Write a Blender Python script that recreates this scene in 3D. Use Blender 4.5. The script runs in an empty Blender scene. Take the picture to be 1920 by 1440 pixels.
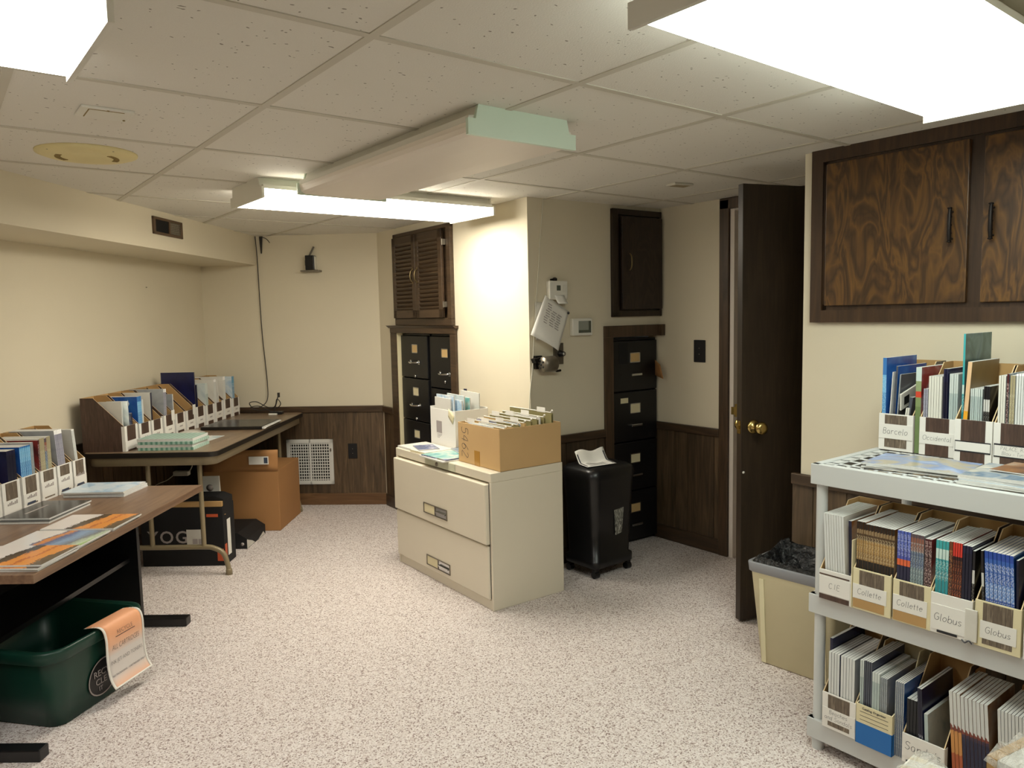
EXPOSURE = 0.38
LAMP = 11.0
import bpy, bmesh, math, random
from mathutils import Matrix, Vector
random.seed(7)
S = bpy.context.scene
COL = S.collection
ZC = 2.11
R = math.radians

# ------------------------------------------------------------------ materials
def lin(h):
    h = h.lstrip('#')
    o = []
    for i in (0, 2, 4):
        c = int(h[i:i+2], 16) / 255
        o.append(c / 12.92 if c <= .04045 else ((c + .055) / 1.055) ** 2.4)
    return (o[0], o[1], o[2], 1)

MATS = {}
class NT:
    def __init__(s, name, rough=.6, metal=0, spec=.5):
        s.m = bpy.data.materials.new(name); s.m.use_nodes = True
        s.t = s.m.node_tree; s.b = s.t.nodes['Principled BSDF']
        s.b.inputs['Roughness'].default_value = rough
        s.b.inputs['Metallic'].default_value = metal
        s.b.inputs['Specular IOR Level'].default_value = spec
        MATS[name] = s.m
    def n(s, t, **k):
        x = s.t.nodes.new(t)
        for a, v in k.items(): setattr(x, a, v)
        return x
    def l(s, a, b): s.t.links.new(a, b)
    def val(s, node, **k):
        for a, v in k.items(): node.inputs[a.replace('_', ' ')].default_value = v
        return node
    def coord(s, scale=(1, 1, 1), rot=(0, 0, 0), loc=(0, 0, 0)):
        tc = s.n('ShaderNodeTexCoord'); mp = s.n('ShaderNodeMapping')
        mp.inputs['Scale'].default_value = scale; mp.inputs['Rotation'].default_value = rot
        mp.inputs['Location'].default_value = loc
        s.l(tc.outputs['Object'], mp.inputs['Vector']); return mp.outputs[0]
    def noise(s, v, scale, detail=3, dist=0, rough=.5):
        x = s.n('ShaderNodeTexNoise'); s.l(v, x.inputs['Vector'])
        s.val(x, Scale=scale, Detail=detail, Distortion=dist, Roughness=rough); return x.outputs['Fac']
    def ramp(s, f, stops, mode='LINEAR'):
        r = s.n('ShaderNodeValToRGB'); r.color_ramp.interpolation = mode
        e = r.color_ramp.elements
        while len(e) < len(stops): e.new(.5)
        for i, (p, c) in enumerate(stops):
            e[i].position = p; e[i].color = lin(c) if isinstance(c, str) else c
        s.l(f, r.inputs[0]); return r.outputs[0]
    def mix(s, f, a, b):
        x = s.n('ShaderNodeMix', data_type='RGBA')
        if isinstance(f, (int, float)): x.inputs[0].default_value = f
        else: s.l(f, x.inputs[0])
        for i, c in ((6, a), (7, b)):
            if isinstance(c, str): x.inputs[i].default_value = lin(c)
            else: s.l(c, x.inputs[i])
        return x.outputs[2]
    def math(s, op, a, b=None, c=None):
        x = s.n('ShaderNodeMath', operation=op)
        for i, v in enumerate((a, b, c)):
            if v is None: continue
            if isinstance(v, (int, float)): x.inputs[i].default_value = v
            else: s.l(v, x.inputs[i])
        return x.outputs[0]
    def sep(s, v):
        x = s.n('ShaderNodeSeparateXYZ'); s.l(v, x.inputs[0]); return x.outputs
    def col(s, c):
        if isinstance(c, str): s.b.inputs['Base Color'].default_value = lin(c)
        else: s.l(c, s.b.inputs['Base Color'])
        return s
    def bump(s, h, strength=.3, dist=.002):
        x = s.n('ShaderNodeBump'); x.inputs['Strength'].default_value = strength
        x.inputs['Distance'].default_value = dist
        s.l(h, x.inputs['Height']); s.l(x.outputs[0], s.b.inputs['Normal']); return s

def plain(name, c, rough=.6, metal=0, var=.0, vs=6, bump=0, bs=60):
    """painted or moulded surface with a little unevenness"""
    m = NT(name, rough, metal)
    v = m.coord()
    if var:
        f = m.noise(v, vs, 4)
        a = lin(c); k = 1 - var
        m.col(m.ramp(f, [(.3, (a[0]*k, a[1]*k, a[2]*k, 1)), (.7, a)]))
    else: m.col(c)
    if bump: m.bump(m.noise(v, bs, 3), bump, .002)
    return m.m

def wood(name, cols, axis='z', s=1., rough=.45, dist=1.2, island=0):
    m = NT(name, rough)
    k = {'x': (1.1, 14, 14), 'y': (14, 1.1, 14), 'z': (14, 14, 1.1)}[axis]
    v = m.coord(tuple(q * s for q in k))
    f = m.noise(v, 2.2, 6, dist, .6)
    c = m.ramp(f, [(.28, cols[0]), (.5, cols[1]), (.72, cols[2])])
    if island:
        g = m.n('ShaderNodeNewGeometry')
        c = m.mix(m.math('MULTIPLY', g.outputs['Random Per Island'], island), c, cols[0])
    return m.col(c).bump(f, .12, .001).m

def figured(name, cols, rough=.4):
    """stained plywood with cathedral figure"""
    m = NT(name, rough)
    v = m.coord((7.5, 7.5, 2.2))
    f = m.noise(v, 1.5, 3, .9, .5)
    f = m.math('PINGPONG', m.math('MULTIPLY', f, 13), 1.0)
    g = m.noise(m.coord((60, 60, 4)), 2, 4)
    f = m.math('ADD', m.math('MULTIPLY', f, .62), m.math('MULTIPLY', g, .42))
    big = m.noise(m.coord((1.5, 1.5, 1)), 2.2, 2)
    c = m.ramp(f, [(.12, cols[0]), (.5, cols[1]), (.95, cols[2])])
    return m.col(m.mix(m.math('MULTIPLY', big, .55), c, cols[0])).bump(f, .05, .001).m

def spine(name, stops, h, speck=None, base=None, rough=.35, axis=2, var=0):
    """printed paper: bands along one axis of the object, optionally with a line of small print"""
    m = NT(name, rough)
    v = m.coord(); x = m.sep(v)[axis]
    n = m.noise(v, 55, 3)
    f = m.math('DIVIDE', x, h)
    if var: f = m.math('ADD', f, m.math('MULTIPLY', m.math('SUBTRACT', n, .5), var))
    c = m.ramp(f, stops, 'CONSTANT')
    if speck:
        a, b, colr = speck
        w = m.noise(m.coord((420, 20, 210)), 1.0, 2)
        inb = m.math('MULTIPLY', m.math('GREATER_THAN', f, a), m.math('LESS_THAN', f, b))
        c = m.mix(m.math('MULTIPLY', inb, m.math('MULTIPLY', m.math('GREATER_THAN', w, .52), .6)), c, colr)
    return m.col(c).m

def art(name, cols, scale=9, rough=.3, white=None, rot=0., band=None):
    """printed cover: blotches of a few colours, optionally a plain slanting corner"""
    m = NT(name, rough)
    v = m.coord((1, 1, 1), (0, 0, rot))
    f = m.noise(v, scale, 4, .8)
    n = len(cols)
    c = m.ramp(f, [(.3 + .4 * i / max(1, n - 1), q) for i, q in enumerate(cols)])
    if white:
        sp = m.sep(v)
        t = m.math('ADD', m.math('MULTIPLY', sp[0], white[1]), m.math('MULTIPLY', sp[1], white[2]))
        c = m.mix(m.math('GREATER_THAN', t, white[3]), c, white[0])
    return m.col(c).m

def mk():
    P = plain
    P('wall_paint', '#DAD1BA', .75, var=.05, vs=1.5, bump=.12, bs=140)
    # ceiling tile: off white with short dark fissures
    m = NT('ceiling_tile', .9)
    v = m.coord((1, 1, .2))
    wv = m.n('ShaderNodeTexNoise'); m.l(v, wv.inputs['Vector']); m.val(wv, Scale=22., Detail=2.)
    mx = m.n('ShaderNodeVectorMath', operation='MULTIPLY_ADD'); m.l(wv.outputs['Color'], mx.inputs[0]); mx.inputs[1].default_value = (.055, .022, 0); m.l(v, mx.inputs[2])
    vo = m.n('ShaderNodeTexVoronoi'); m.l(mx.outputs[0], vo.inputs['Vector']); m.val(vo, Scale=40.)
    hole = m.math('MULTIPLY', m.math('LESS_THAN', vo.outputs['Distance'], .125), m.math('GREATER_THAN', m.sep(vo.outputs['Color'])[0], .3))
    fine = m.noise(v, 230, 2)
    c = m.mix(m.math('MULTIPLY', fine, .3), '#DEDBD1', '#C4C0B4')
    c = m.mix(hole, c, '#8E897D')
    m.col(c).bump(m.math('SUBTRACT', fine, m.math('MULTIPLY', hole, 4)), .3, .003)
    P('ceiling_bar', '#C4BFB0', .6, var=.05)
    # speckled pile carpet
    m = NT('carpet', .95, spec=.1)
    v = m.coord((1, 1, .3))
    vo = m.n('ShaderNodeTexVoronoi'); m.l(v, vo.inputs['Vector']); m.val(vo, Scale=215.)
    r = m.sep(vo.outputs['Color'])[0]
    c = m.ramp(r, [(0, '#93807A'), (.09, '#BBAAA4'), (.20, '#D8CCC7'), (.42, '#E8DFDB'), (.72, '#F3ECE9')], 'CONSTANT')
    big = m.noise(v, 5, 4)
    c = m.mix(m.math('MULTIPLY', big, .2), c, '#CDBFB8')
    m.col(c).bump(m.math('ADD', m.noise(v, 190, 3), m.math('MULTIPLY', big, .6)), .9, .008)
    wood('panel_wood', ('#362A1D', '#5A4834', '#786147'), 'z', .7, .5, 2.0, .55)
    wood('trim_wood', ('#30241A', '#433324', '#54412E'), 'x', 1, .4)
    wood('post_wood', ('#36291C', '#483727', '#584432'), 'z', 1, .4)
    wood('base_wood', ('#594028', '#6C4E32', '#7B5B3D'), 'x', 1, .45)
    wood('door_wood', ('#231A11', '#2C2117', '#362A1E'), 'z', 1.4, .4)
    wood('louver_wood', ('#33271A', '#463524', '#58452F'), 'x', 1, .45)
    wood('frame_wood', ('#2C1E12', '#3D2A1A', '#4D3722'), 'z', 1, .4)
    figured('figured_wood', ('#36240F', '#55391B', '#7C5725'))
    figured('dark_cupboard_wood', ('#211812', '#2E211A', '#3B2C22'))
    wood('laminate_desk', ('#60493A', '#775D49', '#896E57'), 'x', 1.3, .32, .6)
    wood('laminate_table', ('#6B5844', '#7C6751', '#8A755D'), 'x', 1.3, .3, .6)
    wood('holder_grain', ('#3A2A22', '#4C382E', '#5E483C'), 'z', 3, .55, 1.5)
    wood('holder_stripe', ('#4B4036', '#6A5D4F', '#978A78'), 'z', 3, .55, 2.5)
    P('kraft', '#B8935F', .8, var=.12, vs=9); P('kraft_box', '#C6A473', .8, var=.06, vs=5)
    P('kraft_dark', '#A97A4A', .75, var=.08, vs=4); P('kraft_edge', '#D6BE94', .8)
    P('packing_tape', '#B0843F', .25); P('paper', '#E7E5DE', .7); P('paper_dim', '#D4D1C8', .75, var=.08, vs=20)
    P('page_edge', '#D6D6D2', .8, var=.1, vs=120); P('cream_card', '#DDD3AE', .7)
    P('white_card', '#E4E2DC', .65); P('ink', '#3F4046', .7); P('ink_blue', '#3A4458', .7); P('black_print', '#1C1C20', .6)
    P('almond_metal', '#DDD5C2', .42, var=.03, vs=3); P('almond_side', '#CBCCB4', .42, var=.03, vs=3)
    P('black_metal', '#0E0E10', .38, var=.1); P('black_plastic', '#121214', .33, var=.1, vs=8); P('black_matt', '#0B0A0C', .7)
    P('chrome', '#C9CBCC', .22, 1); P('brass', '#BFA768', .25, 1); P('old_brass', '#8C7B58', .35, 1); P('dull_steel', '#8B8478', .38, .85, var=.12, vs=30)
    P('iron', '#1B1513', .45, .5); P('grey_plate', '#77736A', .4, .6)
    P('shelf_plastic', '#C6C9C8', .45, var=.03, vs=4); P('bin_green', '#0F3A2E', .38, var=.1, vs=5)
    P('can_plastic', '#DED6B2', .5, var=.05, vs=7); P('white_plastic', '#E2E0D6', .4, var=.03)
    P('table_metal', '#8F8266', .4, .1, var=.06); P('rubber_edge', '#19140F', .45); P('yellow_plastic', '#DDD09A', .55, var=.08, vs=9)
    P('vent_slot', '#8E7A48', .7); P('brown_metal', '#5C4733', .45, var=.1); P('dark_void', '#0A0908', .9)
    P('grille_white', '#D3D2CC', .45); P('fixture_white', '#D8D6CB', .4, var=.03); P('fixture_green', '#CFE0CF', .4, var=.02)
    P('lens_off', '#E6DED2', .5, var=.03, vs=3); P('jamb_white', '#D9D0C6', .5); P('lcd', '#8F938A', .25); P('lcd_dark', '#55594F', .25)
    P('manila', '#C7A873', .75); P('olive_folder', '#8C8457', .75, var=.08); P('cable_dark', '#2D2A27', .5); P('cable_white', '#D8D4C4', .5)
    P('blue_card', '#1667B0', .5); P('navy_card', '#14183A', .4); P('sticker_red', '#C2552F', .5); P('grey_text', '#A39B98', .5)
    P('liner_band', '#8C8E93', .3)
    m = NT('bag_black', .28); m.col('#0B0B0D'); m.bump(m.noise(m.coord(), 32, 5, 1.5), .9, .02)
    m = NT('shreds', .7); m.col(m.ramp(m.noise(m.coord((1, 1, .4)), 90, 4, 2), [(.35, '#3D3D38'), (.55, '#85857C'), (.7, '#C9C9BE')]))
    m = NT('plastic_wrap', .10, spec=.9)
    m.col('#F2F2EC'); m.b.inputs['Alpha'].default_value = .32
    m.bump(m.noise(m.coord(), 22, 4, 2.5), 1.0, .03)
    for nm, c, st in (('lamp_cool', (1, .975, .92, 1), LAMP*.9), ('lamp_warm', (1, .93, .79, 1), LAMP*1.5), ('lamp_green', (.92, 1, .90, 1), LAMP)):
        m = NT(nm, .3); m.col('#F4F2EA')
        m.b.inputs['Emission Color'].default_value = c; m.b.inputs['Emission Strength'].default_value = st
    # orange and grey recycling notice
    m = NT('notice_print', .55)
    sp = m.sep(m.coord()); t = m.math('DIVIDE', sp[2], .27)
    n = m.noise(m.coord((4, 4, 9)), 1.2, 2)
    m.col(m.ramp(m.math('ADD', t, m.math('MULTIPLY', m.math('SUBTRACT', n, .5), .12)),
                 [(0, '#F2B48C'), (.22, '#EEBB9C'), (.38, '#DCD6D2'), (.68, '#DDD6D2'), (.86, '#F2BE9C'), (1, '#F1AF85')]))
mk()

# ------------------------------------------------------------------ mesh builder
class MB:
    def __init__(s): s.v = []; s.f = []; s.m = []; s.s = []
    def add(s, vs, fs, m=0, sm=False, M=None):
        b = len(s.v)
        s.v += [tuple(M @ Vector(p)) if M is not None else tuple(p) for p in vs]
        for i, f in enumerate(fs):
            s.f.append(tuple(b + k for k in f)); s.m.append(m[i] if isinstance(m, (list, tuple)) else m); s.s.append(sm)
        return s
    def box(s, x0, x1, y0, y1, z0, z1, m=0, M=None):
        """m: one index or six for -x +x -y +y -z +z"""
        if x0 > x1: x0, x1 = x1, x0
        if y0 > y1: y0, y1 = y1, y0
        if z0 > z1: z0, z1 = z1, z0
        v = [(x, y, z) for x in (x0, x1) for y in (y0, y1) for z in (z0, z1)]
        return s.add(v, [(0, 1, 3, 2), (4, 6, 7, 5), (0, 4, 5, 1), (2, 3, 7, 6), (0, 2, 6, 4), (1, 5, 7, 3)], m, False, M)
    def prism(s, poly, a0, a1, axis='z', m=0, caps=None, M=None, sm=False):
        def P(p, a):
            return {'x': (a, p[0], p[1]), 'y': (p[0], a, p[1]), 'z': (p[0], p[1], a)}[axis]
        n = len(poly)
        v = [P(p, a0) for p in poly] + [P(p, a1) for p in poly]
        c = caps or (m, m)
        s.add(v, [tuple(range(n))[::-1], tuple(range(n, 2 * n))], [c[0], c[1]], False, M)
        s.add(v, [(i, (i + 1) % n, n + (i + 1) % n, n + i) for i in range(n)], m, sm, M)
        return s
    def tube(s, pts, r, n=8, m=0, M=None, caps=True):
        pts = [Vector(p) for p in pts]; rings = []
        up = Vector((0, 0, 1)); k = len(pts)
        for i, p in enumerate(pts):
            d = (pts[min(i + 1, k - 1)] - pts[max(i - 1, 0)]).normalized()
            a = d.cross(up)
            if a.length < .05: a = d.cross(Vector((1, 0, 0)))
            a.normalize(); b = d.cross(a).normalized()
            rr = r[i] if isinstance(r, (list, tuple)) else r
            rings.append([p + a * math.cos(2*math.pi*j/n) * rr + b * math.sin(2*math.pi*j/n) * rr for j in range(n)])
            up = b if abs(d.z) > .9 else Vector((0, 0, 1))
        for i in range(1, k):   # keep rings from twisting
            best = min(range(n), key=lambda o: sum((rings[i][(j + o) % n] - rings[i-1][j]).length for j in range(0, n, 2)))
            rings[i] = [rings[i][(j + best) % n] for j in range(n)]
        v = [q for g in rings for q in g]
        s.add(v, [(i*n+j, i*n+(j+1) % n, (i+1)*n+(j+1) % n, (i+1)*n+j) for i in range(k-1) for j in range(n)], m, True, M)
        if caps: s.add(v, [tuple(range(n))[::-1], tuple((k-1)*n+j for j in range(n))], m, False, M)
        return s
    def lathe(s, prof, n=20, m=0, M=None):
        v = []; f = []; k = len(prof)
        for r, z in prof:
            for j in range(n): v.append((r*math.cos(2*math.pi*j/n), r*math.sin(2*math.pi*j/n), z))
        f = [(i*n+j, i*n+(j+1) % n, (i+1)*n+(j+1) % n, (i+1)*n+j) for i in range(k-1) for j in range(n)]
        s.add(v, f, m, True, M)
        s.add(v, [tuple(range(n))[::-1], tuple((k-1)*n+j for j in range(n))], m, False, M)
        return s
    def grid(s, fn, nu, nv, m=0, M=None, sm=True):
        v = [fn(i / nu, j / nv) for i in range(nu + 1) for j in range(nv + 1)]
        w = nv + 1
        return s.add(v, [(i*w+j, (i+1)*w+j, (i+1)*w+j+1, i*w+j+1) for i in range(nu) for j in range(nv)], m, sm, M)
    def loft(s, rings, m=0, M=None, cap=True, sm=True):
        n = len(rings[0]); v = [p for g in rings for p in g]; k = len(rings)
        s.add(v, [(i*n+j, i*n+(j+1) % n, (i+1)*n+(j+1) % n, (i+1)*n+j) for i in range(k-1) for j in range(n)], m, sm, M)
        if cap: s.add(v, [tuple(range(n))[::-1], tuple((k-1)*n+j for j in range(n))], m, False, M)
        return s
    def mesh(s, name, mats):
        me = bpy.data.meshes.new(name)
        me.from_pydata(s.v, [], s.f)
        for q in mats: me.materials.append(MATS[q])
        me.polygons.foreach_set('material_index', s.m); me.polygons.foreach_set('use_smooth', s.s)
        b = bmesh.new(); b.from_mesh(me); bmesh.ops.remove_doubles(b, verts=b.verts, dist=1e-6) if len(s.v) < 0 else None
        bmesh.ops.recalc_face_normals(b, faces=b.faces); b.to_mesh(me); b.free()
        me.update(); return me
    def build(s, name, mats, parent=None, M=None, bev=0, thick=0, sub=0):
        if isinstance(mats, str): mats = [mats]
        return link(name, s.mesh(name, mats), parent, M, bev, thick, sub)

def link(name, me, parent=None, M=None, bev=0, thick=0, sub=0):
    o = bpy.data.objects.new(name, me); COL.objects.link(o)
    if parent is not None: o.parent = parent
    if M is not None: o.matrix_local = M
    if thick:
        d = o.modifiers.new('thick', 'SOLIDIFY'); d.thickness = thick; d.offset = 0
    if bev:
        d = o.modifiers.new('bevel', 'BEVEL'); d.width = bev; d.segments = 2; d.limit_method = 'ANGLE'; d.angle_limit = R(50)
    if sub:
        d = o.modifiers.new('sub', 'SUBSURF'); d.levels = sub; d.render_levels = sub
    return o

def T(x=0, y=0, z=0, rz=0, rx=0, ry=0):
    return Matrix.Translation((x, y, z)) @ Matrix.Rotation(R(rz), 4, 'Z') @ Matrix.Rotation(R(ry), 4, 'Y') @ Matrix.Rotation(R(rx), 4, 'X')
def tag(o, label, cat, group=None, kind=None):
    o['label'] = label; o['category'] = cat
    if group: o['group'] = group
    if kind: o['kind'] = kind
    return o
def thing(name, label, cat, M, group=None):
    o = bpy.data.objects.new(name, None); COL.objects.link(o); o.empty_display_size = .05
    o.matrix_local = M; return tag(o, label, cat, group)
def struct(mb, name, mats, M=None, parent=None, **k):
    o = mb.build(name, mats, parent, M, **k)
    if parent is None: o['kind'] = 'structure'
    return o
def text(body, size, mat, parent, M, align='CENTER', thin=0., shear=0., name='lettering', space=1., bend=None, ex=.0004):
    cu = bpy.data.curves.new(name, 'FONT'); cu.body = body; cu.size = size; cu.align_x = align; cu.align_y = 'CENTER'
    cu.extrude = ex; cu.offset = thin; cu.shear = shear; cu.space_character = space; cu.resolution_u = 3
    t = bpy.data.objects.new(name, cu); COL.objects.link(t)
    dg = bpy.context.evaluated_depsgraph_get(); dg.update()
    me = bpy.data.meshes.new_from_object(t.evaluated_get(dg)); bpy.data.objects.remove(t); bpy.data.curves.remove(cu)
    if bend:
        for v in me.vertices: v.co = bend(v.co)
    me.materials.clear(); me.materials.append(MATS[mat]); me.name = name
    return link(name, me, parent, M)
# text lies in its own XY plane; FACE turns it to stand on a face looking towards -y
FACE = Matrix.Rotation(R(90), 4, 'X')
def face(x, y, z, rot=0): return Matrix.Translation((x, y, z)) @ FACE @ Matrix.Rotation(R(rot), 4, 'Z')

# ------------------------------------------------------------------ frames: x runs to the right along a face, y goes into it
def F(x, y, ang, z=0): return T(x, y, z, ang)
BRI = F(2.775, 5.245, -93.358); HAL = F(2.66, 3.285, -2.203); DOR = F(3.70, 3.245, -90); RIG = F(2.96, 1.80, -90)
BAC = F(1.72, 6.162, -40.562); LEF = F(-2.051, 1.756, 49.438)
SHE = F(2.25, 1.325, -90); LAT = F(2.16, 3.95, -91.718); DES = F(.215, 2.813, 51.491); TAB = F(1.221, 4.286, 51.424)
BIN = F(.28, 3.104, 39.95); SHR = F(2.821, 2.942, .885); CAN = F(2.663, 1.796, -85.6)

# handwriting: pen strokes, x and y in hundredths of the letter height
PEN = {'B': '0500 0599/0599 3599 4580 3555 0555/0555 4050 5028 4000 0500', 'a': '4550 3060 1050 0525 2000 4010 4550 4510 5200', 'r': '0500 0560/0540 2060 4055', 'c': '4550 3060 1052 0530 1508 3000 4810',
       'e': '0832 4835 4055 2560 0845 0520 2000 4508', 'l': '1099 1005 1800', 'o': '2560 0845 0520 2000 4010 5035 4055 2560', 'O': '4099 1585 0550 1512 4000 6515 7550 6588 4099', 'i': '0860 0805 1500/0878 0882',
       'd': '4540 2560 0845 0520 2200 4515/4899 4605 5300', 'n': '0560 0500/0540 2560 4550 4500', 't': '1590 1510 2500/0060 3060', 'C': '6085 4099 1585 0550 1512 4000 6218', 'I': '1099 1000', 'E': '5095 0599 0500 5200/0550 4552',
       'G': '6085 4099 1585 0550 1512 4000 6215 6245 4045', 'b': '0599 0500/0540 2560 4850 5025 4000 1502 0515', 'u': '0560 0515 2000 4010 4560/4560 4600', 's': '4252 2560 0848 2032 4218 2800 0508', 'S': '5585 3099 0882 1560 4545 5522 3500 0512',
       'h': '0599 0500/0540 2560 4550 4500', ',': '1010 0500', '.': '0800 1003', "'": '1099 0880', 'P': '0500 0599 3599 5080 4055 0550', 'A': '0500 3099 5500/1540 4540', 'R': '0500 0599 3599 5080 4055 0550/2550 5500',
       'U': '0599 0515 3000 5515 5599', 'L': '0599 0500 4800', '-': '0535 3535', 'T': '0599 5599/3099 3000', 'y': '0560 2520/4560 1500', '5': '5099 1099 0860 3065 5045 4510 2000 0510', '4': '4000 4099 0535 5535',
       '6': '4599 1560 0525 2500 5020 4050 2055 0835', '2': '0880 2599 4885 4060 0500 5500'}
def pen(body, size, mat, parent, M, w=.028, name='handwriting'):
    """a line of handwriting as thin pen strokes, centred, lying in the xy plane of M"""
    m = MB(); x = 0; strokes = []
    for ch in body:
        if ch == ' ': x += .38; continue
        mx = 0
        for st in PEN[ch].split('/'):
            pts = [(int(q[:2]) / 100, int(q[2:]) / 100) for q in st.split()]
            mx = max(mx, max(p[0] for p in pts)); strokes.append([(x + p[0] + .12 * p[1], p[1]) for p in pts])
        x += mx + .16
    for st in strokes:
        P = [((p[0] - x / 2) * size, (p[1] - .42) * size, 0) for p in st]
        if len(P) > 2: P = [tuple(q) for q in curve(P, 3)]
        m.tube(P, size * w, 5)
    return m.build(name, mat, parent, M @ Matrix.Diagonal((1, 1, .25, 1)))
def curve(pts, k=6):
    """smooth line through the points"""
    P = [Vector(p) for p in pts]; o = []
    for i in range(len(P) - 1):
        a, b, c, d = P[max(i-1, 0)], P[i], P[i+1], P[min(i+2, len(P)-1)]
        for j in range(k):
            t = j / k
            o.append(.5 * ((2*b) + (c - a)*t + (2*a - 5*b + 4*c - d)*t*t + (3*b - a - 3*c + d)*t**3))
    return o + [P[-1]]

# ------------------------------------------------------------------ camera
cd = bpy.data.cameras.new('camera'); cam = bpy.data.objects.new('camera', cd); COL.objects.link(cam)
cd.sensor_width = 36; cd.lens = 1417.9 / 1920 * 36; cd.clip_start = .02
# looking level 37.6 degrees right of the grid direction, tipped down 5.27 degrees, rolled 1.18 degrees
yaw, pit, rol = .6564585, -.09194677, -.02063
fw = Vector((math.sin(yaw) * math.cos(pit), math.cos(yaw) * math.cos(pit), math.sin(pit)))
rt = Vector((math.cos(yaw), -math.sin(yaw), 0)); up = rt.cross(fw)
r2 = rt * math.cos(rol) + up * math.sin(rol); u2 = up * math.cos(rol) - rt * math.sin(rol)
cam.matrix_world = Matrix(((r2.x, u2.x, -fw.x, 0), (r2.y, u2.y, -fw.y, 0), (r2.z, u2.z, -fw.z, 1.47), (0, 0, 0, 1)))
S.camera = cam
w = bpy.data.worlds.new('world'); S.world = w; w.use_nodes = True
w.node_tree.nodes['Background'].inputs[0].default_value = (.5, .48, .42, 1)
w.node_tree.nodes['Background'].inputs[1].default_value = .02
S.view_settings.view_transform = 'Standard'; S.view_settings.look = 'None'; S.view_settings.exposure = EXPOSURE; S.view_settings.gamma = 1
S.cycles.use_denoising = True; S.cycles.max_bounces = 10; S.cycles.diffuse_bounces = 6; S.cycles.sample_clamp_indirect = 8

# ------------------------------------------------------------------ setting
H = 2.12
struct(MB().box(-6, 4.4, -1.7, 7.4, -.1, 0), 'floor', 'carpet')
c = struct(MB().box(-6, 4.4, -1.7, 7.4, ZC, ZC + .06), 'ceiling', 'ceiling_tile')
g = MB()
for x in (-1.72, -1.07, -.43, .21, .853, 1.495, 2.135, 2.785, 3.43): g.box(x - .012, x + .012, -1.6, 7.2, ZC - .003, ZC + .01)
for y in (-1.2, -.5, .2, .92, 1.605, 2.30, 2.985, 3.61, 4.27, 4.93, 5.59): g.box(-5.5, 4.3, y - .012, y + .012, ZC - .0028, ZC + .01)
g.build('ceiling_grid', 'ceiling_bar', c)
def wall(name, M, boxes):
    m = MB()
    for b in boxes: m.box(b[0], b[1], 0, b[4] if len(b) > 4 else .1, b[2], b[3])
    return struct(m, name, 'wall_paint', M)
wall('wall_left', LEF, [(-4.6, 5.9, 0, H)])
wall('wall_back', BAC, [(-.1, 1.40, 0, H)])
wall('wall_middle', BRI, [(-.05, .30, 0, H), (1.10, 1.963, 0, H), (.30, 1.10, 1.352, H)])
wall('wall_hall', HAL, [(0, .62, 0, H), (.62, 1.1, 1.318, H)])
wall('wall_doorway', DOR, [(-.1, .55, 0, H), (.55, 1.40, 2.05, H), (1.39, 1.5, 0, H)])
wall('wall_right', RIG, [(0, 3.4, 0, H)])
wall('wall_return', F(3.75, 1.80, 180), [(0, .70, 0, H)])
wall('wall_rear', F(3.0, -1.5, 180), [(0, 8.4, 0, H)])
wall('wall_passage', F(4.1, 3.2, -90), [(0, 1.6, 0, H)])
struct(MB().box(-4.6, 5.8, -.44, 0, 1.888, H), 'trim_1', 'wall_paint', LEF)['label'] = 'boxed-in soffit along the top of the left wall'

def planks(m, x0, x1, z0, z1, seq=(.10, .15, .10, .20, .13, .17)):
    x = x0; i = 0
    while x < x1 - .01:
        w = min(seq[i % len(seq)], x1 - x)
        m.box(x, x + w - .005, -.006, .002, z0, z1); x += w; i += 1
    m.box(x0, x1, -.002, .001, z0, z1)
def wainscot(n, side, M, x0, x1, top=.785):
    m = MB(); planks(m, x0, x1, .09, top - .03); struct(m, 'trim_%d' % n, 'panel_wood', M)
    struct(MB().box(x0, x1, -.022, 0, top - .048, top), 'trim_%d' % (n + 1), 'trim_wood', M, bev=.004)
    struct(MB().box(x0, x1, -.016, 0, 0, .092), 'baseboard_' + side, 'base_wood' if side == 'back' else 'trim_wood', M, bev=.004)
wainscot(2, 'left', LEF, -4.4, 5.79); wainscot(4, 'back', BAC, 0, 1.41); wainscot(6, 'middle', BRI, .02, .205)
wainscot(8, 'corner', BRI, 1.17, 1.96); wainscot(10, 'hall', HAL, .0, .553, .765); wainscot(12, 'doorway', DOR, -.12, .467, .765)
wainscot(14, 'right', RIG, -.035, 3.3, .757)

# casing of the recess with two file cabinets
m = MB(); m.box(.205, .30, -.02, 0, 0, 1.35).box(1.10, 1.17, -.02, 0, 0, 1.35); m.box(.205, 1.17, -.022, 0, 1.35, 1.405)
m.prism([(-.045, 1.405), (0, 1.405), (0, 1.385), (-.022, 1.385)], .185, 1.185, 'x')
struct(m, 'trim_16', 'trim_wood', BRI, bev=.003)
m = MB(); m.box(.30, .305, -.012, .60, 0, 1.35).box(1.098, 1.10, 0, .6, 0, 1.35).box(.3, 1.1, .7, .72, 0, 1.36)
struct(m, 'trim_17', 'cream_card', BRI)
# casing of the hall recess
m = MB(); m.box(.553, .62, -.02, 0, 0, 1.32); m.box(.553, 1.032, -.022, 0, 1.318, 1.388)
m.prism([(1.0, 1.318), (1.032, 1.318), (1.034, 1.388), (1.0, 1.388)], -.05, -.01, 'y')
struct(m, 'trim_18', 'post_wood', HAL, bev=.003)
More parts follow.
